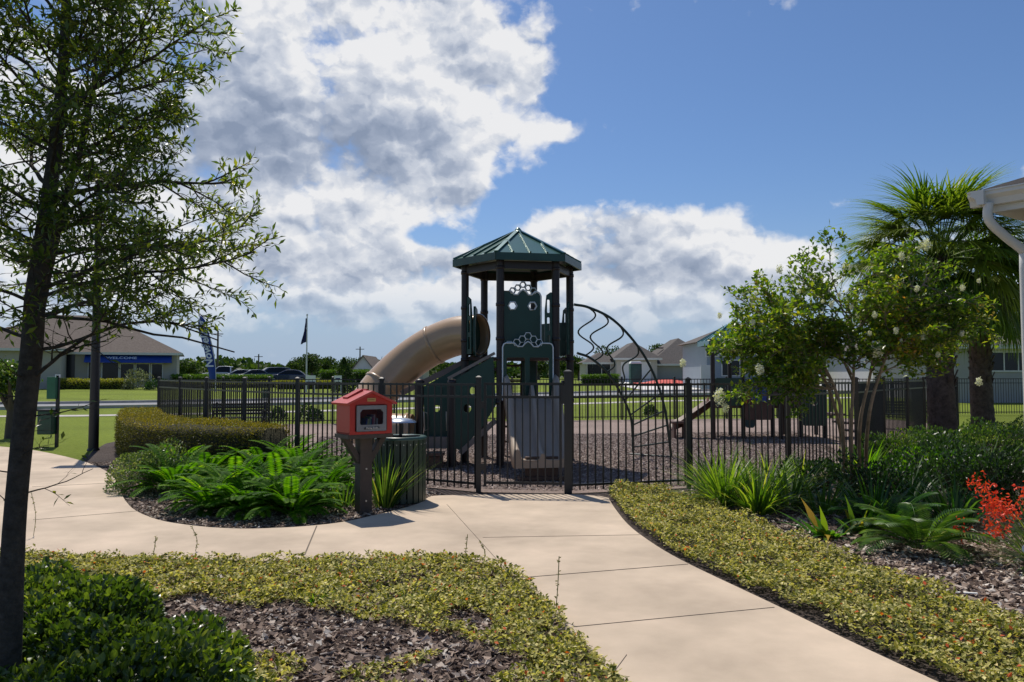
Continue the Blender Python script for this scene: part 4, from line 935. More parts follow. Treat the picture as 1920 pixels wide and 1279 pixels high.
P_l = [gp(*q) for q in [(165, 868), (222, 903), (228, 930), (250, 957), (300, 977), (380, 988), (460, 992), (560, 988), (640, 980), (720, 962), (785, 945), (830, 928), (780, 912), (560, 905), (300, 870)]]
chips('bark_chips', [P_f], 4200, .070, 'loose grey brown bark chips left of the path in the foreground')
chips('bark_chips', [P_r], 1700, .075, 'grey bark chips behind the jasmine strip on the right')
chips('bark_chips', [P_l], 2200, .055, 'dark bark chips in the curved bed around the ferns')
P_p = [gp(*q) for q in [(560, 880), (800, 915), (1060, 922), (1300, 912), (1480, 885), (1600, 860), (1500, 810), (600, 820)]]
chips('rubber_chips', [P_p], 900, .042, 'mauve brown shredded mulch chips inside the playground fence', attrmat('play_chip', [(0, (.15, .105, .09)), (.6, (.33, .26, .225)), (1, (.58, .49, .44))], .85), .01)

# --- fern and blade plants
fernm = leafmat('fern_leaf', [(0, (.014, .050, .003)), (.5, (.042, .115, .004)), (.85, (.10, .20, .008)), (1, (.24, .28, .03))], .5, .65, .15, 1.8)
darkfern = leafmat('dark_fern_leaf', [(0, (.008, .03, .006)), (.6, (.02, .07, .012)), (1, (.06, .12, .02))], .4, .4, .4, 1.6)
grassm = leafmat('blade_leaf', [(0, (.018, .05, .008)), (.6, (.05, .11, .014)), (.9, (.12, .18, .03)), (1, (.28, .26, .07))], .4, .38, .5, 1.6)
limeblade = leafmat('lime_blade_leaf', [(0, (.025, .06, .007)), (.5, (.075, .145, .012)), (.85, (.16, .23, .025)), (1, (.34, .33, .07))], .45, .42, .4, 1.7)
def fern(x, y, L_, nf, m, label, group, el0=.95, leaflet=.075, lw=.022, seed=0):
    t = thing('fern', (x, y, 0), label, 'fern', group); P, D, Nn = [], [], []; st = MB()
    for i in range(nf):
        az = i * 2.4 + rng.random() * .4; el = el0 * (.35 + .75 * ((i + .5) / nf)) + rng.normal() * .08; Lf = L_ * (.75 + .4 * rng.random()); k = 24; q = np.array([x, y, .03]) + np.array([math.cos(az), math.sin(az), 0]) * .05; pts = [q]
        for j in range(k):
            e2 = el - 1.15 * (j / k) ** 1.6; dd = np.array([math.cos(az) * math.cos(e2), math.sin(az) * math.cos(e2), math.sin(e2)]); q = q + dd * Lf / k; pts.append(q)
            if j > 3:
                sd = np.array([-math.sin(az), math.cos(az), 0]); nn_ = np.cross(dd, sd)
                for s_ in (-1, 1): P.append(q); D.append(dd * .55 + sd * s_ * .85 + nn_ * -.15); Nn.append(-nn_ if nn_[2] < 0 else nn_)
        st.tube(pts[::4], .0035, 3, caps=False)
    P, D, Nn = map(np.array, (P, D, Nn)); n = len(P); jj = np.tile(np.repeat(np.arange(4, 24), 2), nf)[:n]; env = np.sin(np.clip((jj - 2) / 22, 0, 1) * math.pi) ** .6
    b = MB(); b.quads(P, D, Nn, leaflet * (.35 + .8 * env), lw, 0, np.clip(rng.random(n) * .5 + .5 * np.repeat(rng.random(nf), n // nf + 1)[:n], 0, 1), fold=.05); b.build('fronds', m, t); st.build('frond_stalks', m, t)
ferns = [(330, 925, .62), (385, 905, .62), (440, 940, .66), (490, 900, .7), (520, 945, .66), (560, 905, .72), (600, 935, .62), (400, 958, .5), (465, 965, .5), (545, 968, .52), (330, 895, .6), (430, 880, .66), (540, 880, .66), (618, 905, .55)]
where = ['leftmost, against the variegated shrub', 'just right of the variegated shrub', 'front left, near the mulch edge', 'middle, in front of the clipped hedge', 'front middle of the clump', 'tall one right of the middle', 'right end, nearest the liriope tuft', 'low front one towards the left', 'low one at the very front', 'low front one towards the right', 'behind the variegated shrub', 'back row under the hedge, left', 'back row under the hedge, right', 'back right beside the fence']
for i, (px_, py_, L_) in enumerate(ferns):
    x, y = gp(px_, py_); fern(x, y, L_ * 1.2, 40, fernm, 'bright green fern in the bed: ' + where[i], 'bright green ferns in the left bed', 1.12, .10, .034)
def tuft(name, x, y, n, L_, Wd, m, label, cat='plant', group=None, el=(.7, 1.5), bend=1.2, spread=.10, seg=6):
    a = rng.random(n) * 6.283; e = el[0] + (el[1] - el[0]) * rng.random(n); rr_ = spread * np.sqrt(rng.random(n))
    P = np.column_stack([x + rr_ * np.cos(a), y + rr_ * np.sin(a), np.zeros(n)]); D = np.column_stack([np.cos(a) * np.cos(e), np.sin(a) * np.cos(e), np.sin(e)])
    b = MB(); b.blades(P, D, L_ * (.6 + .5 * rng.random(n)), Wd * (.7 + .5 * rng.random(n)), bend * (.4 + .9 * rng.random(n)), 0, rng.random(n), seg); o = b.build(name, m, org=(x, y, 0)); return tag(o, label, cat, group)
x, y = gp(645, 950); tuft('liriope', x, y, 170, .50, .013, grassm, 'arching liriope tuft left of the brown library post', el=(.5, 1.4), spread=.16)
x, y = gp(612, 945); tuft('liriope', x, y, 110, .42, .012, fernm, 'small bright liriope tuft between the ferns and the library post', el=(.5, 1.3), spread=.12)
x, y = gp(722, 952); tuft('strap_plant', x, y, 120, .86, .020, grassm, 'tall dark strap-leaved clump in front of the green litter bin', el=(.85, 1.52), bend=.8, spread=.13)
for i, (px_, py_, n, L_, lab) in enumerate([(1360, 950, 170, .82, 'leftmost large strap-leaved clump beside the jasmine strip'), (1420, 965, 150, .74, 'strap-leaved clump with yellowish lower leaves, second from the left'), (1335, 930, 110, .70, 'strap-leaved clump close to the black fence post'), (1440, 935, 140, .72, 'strap-leaved clump behind, next to the crape myrtle stems'), (1500, 920, 110, .6, 'small strap-leaved clump at the foot of the crape myrtle')]):
    x, y = gp(px_, py_); tuft('strap_plant', x, y, n + 50, L_ * 1.08, .026, limeblade, lab, 'plant', 'strap-leaved clumps right of the gate', el=(.55, 1.45), bend=1.25, spread=.14)
broad = leafmat('broad_leaf', [(0, (.02, .06, .01)), (.6, (.05, .14, .015)), (.85, (.14, .20, .02)), (1, (.42, .26, .03))], .45, .35, .5, 1.5)
x, y = gp(1555, 1005); tuft('broad_leaf_plant', x, y, 22, .46, .085, broad, 'low broad-leaved plant with yellow tipped leaves by the right mulch', el=(.35, 1.2), bend=.9, spread=.16, seg=8)
x, y = gp(1612, 1000); tuft('broad_leaf_plant', x, y, 14, .40, .075, broad, 'second broad-leaved plant, with an upright orange leaf', el=(.6, 1.4), bend=.7, spread=.10, seg=8)
x, y = gp(1725, 1035); fern(x, y, .58, 26, grassm, 'pale green cycad-like fern at the front of the right bed', None, 1.15, .16, .018)
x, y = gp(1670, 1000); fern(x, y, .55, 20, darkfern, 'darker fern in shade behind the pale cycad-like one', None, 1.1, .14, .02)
variel = leafmat('variegated_leaf', [(0, (.02, .05, .012)), (.5, (.07, .11, .03)), (.8, (.18, .21, .07)), (1, (.42, .40, .20))], .35, .4, .5, 1.4)
x, y = gp(282, 918); bush('variegated_shrub', x, y, .58, .6, .62, 6500, .035, .018, variel, 'rounded variegated shrub at the left end of the fern bed', seed=5)
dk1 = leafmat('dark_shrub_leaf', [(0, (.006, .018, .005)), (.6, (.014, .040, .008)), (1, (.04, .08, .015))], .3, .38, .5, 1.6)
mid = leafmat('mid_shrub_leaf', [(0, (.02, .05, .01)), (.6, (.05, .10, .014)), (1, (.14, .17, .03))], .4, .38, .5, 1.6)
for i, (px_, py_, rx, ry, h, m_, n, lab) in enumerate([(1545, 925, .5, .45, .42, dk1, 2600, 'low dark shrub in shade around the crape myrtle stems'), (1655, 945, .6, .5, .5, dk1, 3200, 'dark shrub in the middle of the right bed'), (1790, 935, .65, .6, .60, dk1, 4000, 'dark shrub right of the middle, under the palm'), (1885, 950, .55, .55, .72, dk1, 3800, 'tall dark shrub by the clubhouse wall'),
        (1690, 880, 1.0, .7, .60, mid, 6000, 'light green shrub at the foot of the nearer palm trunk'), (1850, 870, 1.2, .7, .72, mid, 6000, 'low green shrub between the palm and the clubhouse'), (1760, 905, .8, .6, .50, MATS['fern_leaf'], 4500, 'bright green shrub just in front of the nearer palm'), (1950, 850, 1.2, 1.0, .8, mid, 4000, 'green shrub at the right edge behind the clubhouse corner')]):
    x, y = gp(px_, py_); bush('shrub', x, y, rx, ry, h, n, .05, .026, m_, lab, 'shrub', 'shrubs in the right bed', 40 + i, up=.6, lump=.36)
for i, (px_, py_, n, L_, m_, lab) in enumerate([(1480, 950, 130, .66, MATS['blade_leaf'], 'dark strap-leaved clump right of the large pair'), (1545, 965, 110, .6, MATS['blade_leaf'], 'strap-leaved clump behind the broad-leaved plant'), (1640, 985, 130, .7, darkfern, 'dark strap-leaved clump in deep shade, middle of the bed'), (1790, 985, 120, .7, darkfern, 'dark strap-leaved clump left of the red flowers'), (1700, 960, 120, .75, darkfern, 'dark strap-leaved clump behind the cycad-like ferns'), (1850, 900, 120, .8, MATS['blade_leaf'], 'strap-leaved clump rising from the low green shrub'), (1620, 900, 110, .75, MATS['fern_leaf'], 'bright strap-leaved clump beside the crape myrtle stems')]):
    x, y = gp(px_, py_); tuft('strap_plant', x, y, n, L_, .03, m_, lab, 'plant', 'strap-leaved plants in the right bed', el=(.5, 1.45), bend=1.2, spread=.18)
# firecracker plant
fire = thing('firecracker_plant', (gp(1895, 1062)[0] + .28, gp(1895, 1062)[1], 0), 'wispy firecracker plant with red tubular flowers, right edge', 'plant')
x, y = gp(1895, 1062); x += .28; n = 420; a = rng.random(n) * 6.283; e = .3 + 1.2 * rng.random(n); P = np.column_stack([x + .1 * np.cos(a), y + .1 * np.sin(a), np.full(n, .0)]); D = np.column_stack([np.cos(a) * np.cos(e), np.sin(a) * np.cos(e), np.sin(e)])
b = MB(); b.blades(P, D, .45 + .35 * rng.random(n), .007, 1.3 * rng.random(n) + .5, 0, rng.random(n), 7); b.build('stems', grassm, fire)
b = MB(); redf = leafmat('red_flower', [(0, (.55, .03, .015)), (1, (.75, .09, .04))], .35, .5, .3, 1.1)
k = 900; cl_ = rng.integers(0, 26, k); ca = rng.random(26) * 6.283; cr_ = .3 + .42 * rng.random(26); cz_ = .15 + .5 * rng.random(26); P = np.column_stack([x + cr_[cl_] * np.cos(ca[cl_]), y + cr_[cl_] * np.sin(ca[cl_]), cz_[cl_]]) + rng.normal(size=(k, 3)) * .045
dd_ = rnd3(k) + np.array([0, 0, -.6]); dn_ = rnd3(k)
b = MB(); b.quads(P, dd_, dn_, .042, .015, 0, rng.random(k), fold=.3); tag(b.build('flowers', redf, fire), kind='stuff')

# --- clipped hedge
hedgeleaf = leafmat('hedge_leaf', [(0, (.02, .03, .006)), (.5, (.075, .075, .010)), (.85, (.17, .135, .015)), (1, (.26, .20, .03))], .35, .5, .3, 1.3)
hc = spline([(-3.75, 12.55), (-4.6, 12.9), (-5.6, 13.55), (-6.5, 14.5), (-7.3, 15.7), (-8.1, 17.2), (-8.9, 18.8)], 8); hw, hh = .45, .80
hd_ = thing('clipped_hedge', (-6, 14, 0), 'clipped golden brown hedge curving along the outside of the fence', 'hedge')
Tn = nrm(np.gradient(hc, axis=0)); Nn_ = np.stack([-Tn[:, 1], Tn[:, 0]], 1); b = MB(); secs = []
prof = [(-.86, 0), (-.9, .5), (-.88, .86), (-.7, .93), (0, .95), (.7, .93), (.88, .86), (.9, .5), (.86, 0)]
for i, (q, n_) in enumerate(zip(hc, Nn_)):
    f = .6 if i in (0, len(hc) - 1) else 1; secs.append([(*(q + n_ * hw * a * f), hh * z * (f if z > .3 else 1)) for a, z in prof])
loft(b, secs, 0); b.add(secs[0], [tuple(range(9))]); b.add(secs[-1], [tuple(range(9))[::-1]]); b.build('twig_core', mat('hedge_core', (.03, .028, .010), 1, 0, .3, 20, bump=.03, bs=30), hd_)
N = 42000; u = rng.random(N) * (len(hc) - 1); i = u.astype(int); f = (u - i)[:, None]; q = hc[i] * (1 - f) + hc[np.minimum(i + 1, len(hc) - 1)] * f; n_ = nrm(Nn_[i] * (1 - f) + Nn_[np.minimum(i + 1, len(hc) - 1)] * f)
w = rng.random(N) * (2 * hw + 2 * hh); sx = np.where(w < hh, -hw, np.where(w < hh + 2 * hw, w - hh - hw, hw)); sz = np.where(w < hh, w, np.where(w < hh + 2 * hw, hh, 2 * hh + 2 * hw - w))
cor = np.minimum(1, 1 - .10 * np.clip((np.abs(sx) / hw + sz / hh - 1.72) / .28, 0, 1)); sx, sz = sx * cor, sz * cor
endf = np.minimum(u, len(hc) - 1 - u); sh = np.clip(.75 + .25 * endf / 1.0, 0, 1); P = np.column_stack([q + n_ * (sx * sh)[:, None], sz]); P += rng.normal(size=(N, 3)) * .022 + (nrm(np.column_stack([n_ * sx[:, None], sz - .3])) * (lumps(P, 3.5, 8) * .035)[:, None])
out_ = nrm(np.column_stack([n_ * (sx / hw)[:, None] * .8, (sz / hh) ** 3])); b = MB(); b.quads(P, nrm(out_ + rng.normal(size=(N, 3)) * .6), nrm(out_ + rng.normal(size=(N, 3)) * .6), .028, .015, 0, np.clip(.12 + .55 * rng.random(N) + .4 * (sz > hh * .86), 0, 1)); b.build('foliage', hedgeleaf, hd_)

# --- crape myrtles
cm = leafmat('myrtle_leaf', [(0, (.02, .05, .008)), (.4, (.06, .115, .010)), (.75, (.15, .20, .016)), (.93, (.26, .24, .03)), (1, (.36, .17, .04))], .45, .35, .5, 1.7)
mbark = groundmat('myrtle_bark', [(.3, (.16, .12, .09)), (.7, (.36, .28, .22))], 8, bump=.004, bs=30)
whf = leafmat('white_blossom', [(0, (.62, .60, .50)), (1, (.85, .84, .78))], .3, .6, .2, 1.0)
def blossom(root, c, s_=.09):
    n = 170; d = rnd3(n); P = np.array(c) + d * s_ * (rng.random((n, 1)) ** .4) * np.array([.8, .8, 1.2]); b = MB(); b.quads(P, rnd3(n), d, s_ * .38, s_ * .32, 0, rng.random(n), fold=.2); b.build('blossom', whf, root)
def myrtle(base, stems, blos, label, nleaf=.03, sub=None, wander=.16):
    t = thing('crape_myrtle', (*base, 0), label, 'tree', 'white flowering crape myrtles by the fence'); T = Tree()
    sp = dict(n=[8, 6, 0], seg=[6, 4, 4], wander=wander, grav=[-.015, -.02, -.02], t0=.25, ang=42, ratio=.5)
    for (p0, pts, subs) in stems:
        S_ = spline([p0] + pts, 6); T.w.tube(S_, np.linspace(.026, .010, len(S_)), 8, caps=False)
        for (tt, tgt, L_) in subs:
            A_ = S_[min(int(tt * len(S_)), len(S_) - 1)]; grow(T, A_, np.array(tgt) - A_, L_, .010, 0, sp)
    T.w.build('trunk', mbark, t); b = MB(); n = twig_leaves(b, T.tw, .029, .066, .040, .9, 'quads', fold=.1); b.build('crown', cm, t); print('myrtle leaves', n)
    for q, s_ in blos: blossom(t, q, s_)
    return t
Ym = 9.9
def fan(A_px, tgts, Y=Ym): return [(.5 + .45 * random.random(), at(tx + random.uniform(-45, 45) * k, ty_ + random.uniform(-40, 40) * k, Y + dy + k * random.uniform(-.5, .5)), L_ * (1 - .1 * k)) for (tx, ty_, dy, L_) in tgts for k in (0, 1, 1.3)]
stems = [((*gp(1582, 925), 0), [at(1580, 800, Ym), at(1566, 730, Ym), at(1530, 660, Ym), at(1490, 600, Ym - .1)], fan(0, [(1400, 560, 0, 1.0), (1350, 600, -.3, 1.1), (1380, 660, .2, 1.1), (1440, 640, .5, .8), (1330, 570, .2, 1.15), (1470, 690, -.4, .8), (1420, 610, -.6, .9), (1340, 680, -.1, 1.0)])),
         ((*gp(1598, 930), 0), [at(1596, 800, Ym), at(1600, 720, Ym), at(1600, 640, Ym), at(1590, 560, Ym)], fan(0, [(1500, 520, .2, .9), (1560, 480, 0, .8), (1480, 490, -.2, 1.05), (1620, 500, .3, .8), (1540, 590, -.6, .8), (1650, 560, .6, .7), (1600, 640, -.7, .7), (1680, 640, .2, .7)])),
         ((*gp(1612, 920), 0), [at(1612, 800, Ym + .1), at(1630, 710, Ym + .1), at(1650, 620, Ym + .1), at(1670, 540, Ym + .1)], fan(0, [(1700, 470, 0, .8), (1640, 470, .3, .7), (1760, 530, -.2, .85), (1740, 600, .3, .9), (1690, 600, -.6, .8), (1800, 600, 0, 1.0), (1720, 660, -.3, .8), (1640, 560, -.7, .7), (1850, 610, .1, 1.15)])),
         ((*gp(1590, 905), 0), [at(1572, 790, Ym + .3), at(1545, 710, Ym + .4), at(1500, 640, Ym + .5), at(1440, 590, Ym + .5)], fan(0, [(1380, 620, .8, .8), (1430, 560, .6, .7), (1480, 700, .9, .7), (1320, 640, .4, 1.0)])),
         ((*gp(1622, 915), 0), [at(1628, 790, Ym - .1), at(1650, 700, Ym - .2), at(1690, 600, Ym - .3), at(1740, 520, Ym - .3)], fan(0, [(1800, 480, -.3, .7), (1790, 560, -.5, .7), (1730, 460, -.1, .7), (1660, 520, -.5, .7), (1840, 590, -.4, .8)]))]
bl = [(at(1645, 655, Ym - .6), .09), (at(1350, 745, Ym - .2), .09), (at(1737, 458, Ym), .07), (at(1722, 462, Ym), .06), (at(1600, 505, Ym - .2), .05), (at(1585, 500, Ym), .05), (at(1690, 480, Ym - .3), .045), (at(1425, 692, Ym - .5), .06), (at(1462, 505, Ym - .2), .05), (at(1360, 765, Ym - .2), .05), (at(1836, 716, Ym + 2), .06), (at(1280, 680, Ym), .05), (at(1700, 485, Ym), .04), (at(1446, 715, Ym), .05), (at(1560, 570, Ym - .6), .04), (at(1640, 590, Ym - .9), .035), (at(1680, 620, Ym - .8), .035), (at(1410, 560, Ym - .3), .035)] + [(at(random.uniform(1340, 1860), random.uniform(500, 700), Ym - random.uniform(0, .9)), random.uniform(.018, .034)) for _ in range(26)]
stems[1][2].extend([(.8, at(1475, 505, Ym), 1.25), (.75, at(1520, 470, Ym), 1.1), (.6, at(1300, 690, Ym), .0001)][:2])
stems[0][2].extend([(.6, at(1300, 670, Ym), 1.3), (.7, at(1320, 600, Ym + .3), 1.3), (.5, at(1380, 710, Ym), 1.0), (.5, at(1500, 700, Ym - .3), .7), (.9, at(1540, 560, Ym), .6), (.7, at(1560, 620, Ym - .4), .7), (.6, at(1520, 660, Ym + .3), .7), (.85, at(1480, 560, Ym + .2), .7)])
stems[4][2].extend([(.6, at(1760, 650, Ym - .2), .8), (.7, at(1860, 560, Ym), .8)])
myrtle(gp(1600, 920), stems, bl, 'crape myrtle with several pale slim stems and white blossom by the fence')

# --- palms
palmt = groundmat('palm_bark', [(.3, (.055, .040, .032)), (.7, (.17, .13, .11))], 9, bump=.03, bs=22)
palml = leafmat('palm_leaf', [(0, (.025, .055, .010)), (.45, (.065, .115, .013)), (.8, (.15, .18, .018)), (1, (.36, .24, .04))], .45, .45, .35, 1.7)
def palm(x, y, r, zc, R_, nf, label, seed=0):
    z0 = gz(x, y); t = thing('palm_tree', (x, y, z0), label, 'palm', 'cabbage palms by the clubhouse')
    P = [(x, y, z0 - .02), (x, y, z0 + .5), (x - .03, y, z0 + 1.6), (x - .02, y, zc - .25), (x, y, zc)]; S_ = spline(P, 8); rad = np.linspace(r * 1.12, r * .8, len(S_)) * (1 + .04 * np.sin(np.arange(len(S_)) * 2.4))
    b = MB(); b.tube(S_, rad, 18, caps=False)
    for i in range(70):                       # old leaf boots
        a = i * 2.4; z = z0 + 1.3 + (zc - z0 - 1.4) * i / 70; d = np.array([math.cos(a), math.sin(a), 0]); p = np.array([x, y, z]) + d * r * .8; b.bar(p, p + d * .10 + np.array([0, 0, .24]), .10, .03, up=tuple(d))
    b.build('trunk', palmt, t)
    b = MB(); st = MB(); top = np.array([x, y, zc])
    for i in range(nf):
        az = i * 2.39996 + seed; el = math.radians(88 - 118 * ((i + .5) / nf) ** .85) + rng.normal() * .08; Lp = R_ * (.50 + .08 * rng.random()); H = np.array([math.cos(az), math.sin(az), 0]); pts = []; q = top + H * .08; e2 = el
        for j in range(6): pts.append(q); q = q + (H * math.cos(e2) + np.array([0, 0, math.sin(e2)])) * Lp / 5; e2 -= .07
        st.tube(pts, [.022, .018, .015, .013, .012, .01], 5, caps=False); q = pts[-1]; d = H * math.cos(e2) + np.array([0, 0, math.sin(e2)]); sd = np.array([-H[1], H[0], 0]); k = 50; fa = np.linspace(-1.75, 1.75, k); tone = rng.random() * .8 if el > -.3 else .1 + .55 * rng.random()
        D = np.cos(fa)[:, None] * d + np.sin(fa)[:, None] * sd + (np.abs(np.sin(fa)) * -.12)[:, None] * np.array([0, 0, 1.]) + rng.normal(size=(k, 3)) * .03
        ln = R_ * .58 * (.62 + .38 * np.cos(fa * .75)) * (.9 + .2 * rng.random(k)); b.blades(np.tile(q, (k, 1)) , D, ln, .046, .75 + .35 * rng.random(k), 0, np.clip(tone * .85 + .15 * rng.random(k), 0, 1), 6)
    st.build('petioles', palml, t); b.build('crown', palml, t); return t
palm(9.85, 18.0, .29, 4.25, 2.35, 84, 'nearer palm with stout trunk and round fan-leaved crown')
palm(14.0, 23.4, .30, 4.0, 2.35, 70, 'farther palm, rightmost, partly behind the clubhouse eave', 1.3)

# --- small shrubs outside the far fence, weeds, litter
for i, (px_, py_, r_) in enumerate([(560, 793, .42), (505, 790, .3), (578, 792, .3), (1520, 785, .6), (1230, 782, .3)]):
    x, y = gp(px_, py_); y += 1.0; bush('shrub', x, y, r_, r_ * .8, r_ * 1.3, 900, .07, .04, dk1, ['dark shrub behind the far fence, left of centre', 'small dark shrub nearest the far left bench', 'small shrub touching the left of centre one', 'large dark shrub behind the low play unit', 'small shrub seen through the arched climber'][i], 'shrub', 'shrubs outside the far fence', 60 + i, stems=False)
weedm = leafmat('weed_stalk', [(0, (.10, .11, .04)), (1, (.25, .24, .10))], .3, .6, .3, 1.2)
for i, (px_, py_, h_, lab) in enumerate([(1040, 1165, .42, 'single tall thin weed at the right edge of the left bed'), (365, 1040, .25, 'wispy weed leaning over the path edge at left'), (870, 1050, .22, 'thin weed with seed heads beside the path curve'), (62, 1010, .45, 'sprig growing at the foot of the oak trunk'), (285, 1050, .2, 'short wispy weed between the shrubs and the path'), (905, 1058, .2, 'second seed-headed weed near the path curve')]):
    x, y = gp(px_, py_); b = MB(); P = spline([(x, y, 0), (x + .02, y, h_ * .5), (x + .03 * (-1) ** i, y, h_)], 4); b.tube(P, [.003] * len(P), 4); k = 26; tt = rng.random(k) * .8 + .2
    Q = np.column_stack([np.interp(tt * h_, P[:, 2], P[:, 0]), np.full(k, y), tt * h_]); b.quads(Q, rnd3(k) + np.array([0, 0, .5]), rnd3(k), .022, .009, 0, rng.random(k)); tag(b.build('weed', weedm, org=(x, y, 0)), lab, 'weed', 'weeds along the path edge')
x, y = gp(1812, 1122); b = MB(); b.bar((x - .06, y + .03, .035), (x + .07, y - .02, .04), .022, .008); tag(b.build('plant_label', whitep, org=(x, y, 0)), 'white plastic plant label lying on the right bark mulch', 'plant label')
# tufts of lawn-edge grass in the mulch
for i, (px_, py_, lab) in enumerate([(765, 1140, 'small green grass tuft in the middle of the jasmine patch'), (620, 1130, 'small grass tuft at the left edge of the jasmine patch'), (1150, 925, 'grass tuft at the near end of the jasmine strip by the fence'), (590, 1135, 'grass tuft beside the bare bark, farther left'), (1400, 1085, 'grass tuft at the path edge in the jasmine strip')]):
    x, y = gp(px_, py_); tuft('grass_tuft', x, y, 60, .14, .007, fernm, lab, 'grass', 'grass tufts in the ground cover', el=(.6, 1.5), bend=.8, spread=.06)

# ------------------------------------------------------------ buildings
stuc = mat('sand_stucco', (.42, .39, .34), .9, 0, .04, 1); stuc2 = mat('grey_stucco', (.34, .33, .32), .9, 0, .04, 1); roofg = groundmat('grey_roof', [(.3, (.09, .08, .075)), (.7, (.15, .135, .125))], 6, bump=.02, bs=8); roofb = groundmat('brown_roof', [(.3, (.12, .095, .08)), (.7, (.20, .165, .14))], 6, bump=.02, bs=8)
dglass = mat('dark_glass', (.010, .012, .015), .12, 0, .05, spec=.3); wtrim = mat('white_trim', (.62, .61, .59), .6, 0, .03)
def hip(b, x0, x1, y0, y1, z, zr, ov=.4, ridge='x'):
    x0, x1, y0, y1 = x0 - ov, x1 + ov, y0 - ov, y1 + ov; w = min(x1 - x0, y1 - y0) / 2
    if x1 - x0 >= y1 - y0: r0, r1 = (x0 + w, (y0 + y1) / 2, zr), (x1 - w, (y0 + y1) / 2, zr)
    else: r0, r1 = ((x0 + x1) / 2, y0 + w, zr), ((x0 + x1) / 2, y1 - w, zr)
    V = [(x0, y0, z), (x1, y0, z), (x1, y1, z), (x0, y1, z), r0, r1]
    fs = [(0, 1, 5, 4), (1, 2, 5), (2, 3, 4, 5), (3, 0, 4)] if x1 - x0 >= y1 - y0 else [(0, 1, 4), (1, 2, 5, 4), (2, 3, 5), (3, 0, 4, 5)]
    b.add(V, fs + [(3, 2, 1, 0)])
def gable(b, x0, x1, y0, y1, z, zr, ov=.35):      # ridge along y, gable faces the camera
    xm = (x0 + x1) / 2; k = (zr - z) / ((x1 - x0) / 2); zz = z - k * ov
    for s_, xe in ((-1, x0 - ov), (1, x1 + ov)): b.add([(xe, y0 - ov, zz), (xe, y1, zz), (xm, y1, zr), (xm, y0 - ov, zr), (xe, y0 - ov, zz + .15), (xe, y1, zz + .15), (xm, y1, zr + .15), (xm, y0 - ov, zr + .15)], [(0, 1, 2, 3), (4, 7, 6, 5), (0, 3, 7, 4), (1, 5, 6, 2), (0, 4, 5, 1)])
def block(root, x0, x1, y0, y1, z0, z1, wm, rm, zr, ov=.4, kind='hip'):
    b = MB(); b.box(((x0 + x1) / 2, (y0 + y1) / 2, (z0 + z1) / 2 - .3), (x1 - x0, y1 - y0, z1 - z0 + .6))
    if kind == 'gable': b.add([(x0, y0, z1), (x1, y0, z1), ((x0 + x1) / 2, y0, zr)], [(0, 1, 2)])
    b.build('wall', wm, root); b = MB(); (hip if kind == 'hip' else gable)(b, x0, x1, y0, y1, z1 + .003, zr, ov); r_ = b.build('roof', rm, root)
    b = MB(); 
    if kind == 'hip':
        b.bar((x0 - ov, y0 - ov, z1 - .08), (x1 + ov, y0 - ov, z1 - .08), .08, .22); b.build('fascia', wtrim, r_)
    return r_
def window(root, xc, zc, w, h, y, bars=1, name='window'):
    b = MB(); b.plate(rrect(xc - w / 2 - .08, xc + w / 2 + .08, zc - h / 2 - .08, zc + h / 2 + .08, .01, 1), [rrect(xc - w / 2, xc + w / 2, zc - h / 2, zc + h / 2, .01, 1)], (0, y - .03, 0), (1, 0, 0), (0, 0, 1), .08)
    for i in range(bars): b.box((xc - w / 2 + w * (i + 1) / (bars + 1), y - .03, zc), (.06, .05, h))
    f_ = b.build(name, wtrim, root); b = MB(); b.box((xc, y - .005, zc), (w, .03, h)); b.build('pane', dglass, f_); return f_
def xa(px, Y): return (px - 960) / F * Y
def za(py, Y): return CAMZ + (705 - py) / F * Y
# sales office, left
Y0 = 70.0; z0 = gz(0, Y0)
sb = thing('sales_office', (xa(160, Y0), Y0, z0), 'single-storey beige sales office with blue awning behind the oak', 'building')
block(sb, xa(-60, Y0), xa(318, Y0), Y0, Y0 + 13, z0, za(661, Y0), stuc, roofb, za(592, Y0 + 6), .5)
block(sb, xa(-60, Y0 - 3), xa(92, Y0 - 3), Y0 - 3, Y0 + 2, z0, za(655, Y0 - 3), stuc, roofb, za(612, Y0 - 3), .6)
b = MB(); b.box((xa(118, Y0), Y0 - .03, za(690, Y0)), (2.4, .1, 2.6)); b.build('entry_shade_panel', dglass, sb)  # flat dark panel on the wall, stands in for the recessed entry's shade
for i, (a, c) in enumerate([(166, 183), (189, 216), (220, 242), (247, 269), (274, 292)]):
    window(sb, (xa(a, Y0) + xa(c, Y0)) / 2, za(698, Y0) if i > 0 else za(699, Y0), (c - a) / F * Y0, 1.5 if i > 1 else 1.9, Y0, 0)
bluem = mat('blue_canvas', (.006, .045, .24), .7)
b = MB(); ax0, ax1 = xa(160, Y0), xa(309, Y0); zt, zb = za(664, Y0), za(680, Y0)
b.add([(ax0, Y0, zt), (ax1, Y0, zt), (ax1, Y0 - 1.1, zb), (ax0, Y0 - 1.1, zb), (ax0, Y0, zb), (ax1, Y0, zb)], [(0, 3, 2, 1), (0, 4, 3), (1, 2, 5), (3, 4, 5, 2)])
aw = b.build('awning', bluem, sb)
sl_n = np.array([0, -(zt - zb), 1.1]); uzv = nrm(np.array([0, 1.1, zt - zb]))
text_mesh('WELCOME', .52, ((ax0 + ax1) / 2 - .6, Y0 - .60, (zt + zb) / 2 + .045), (1, 0, 0), tuple(uzv), mat('pale_letter', (.55, .60, .70), .7), aw, bold=.012)
sb.rotation_euler.z = math.radians(22)
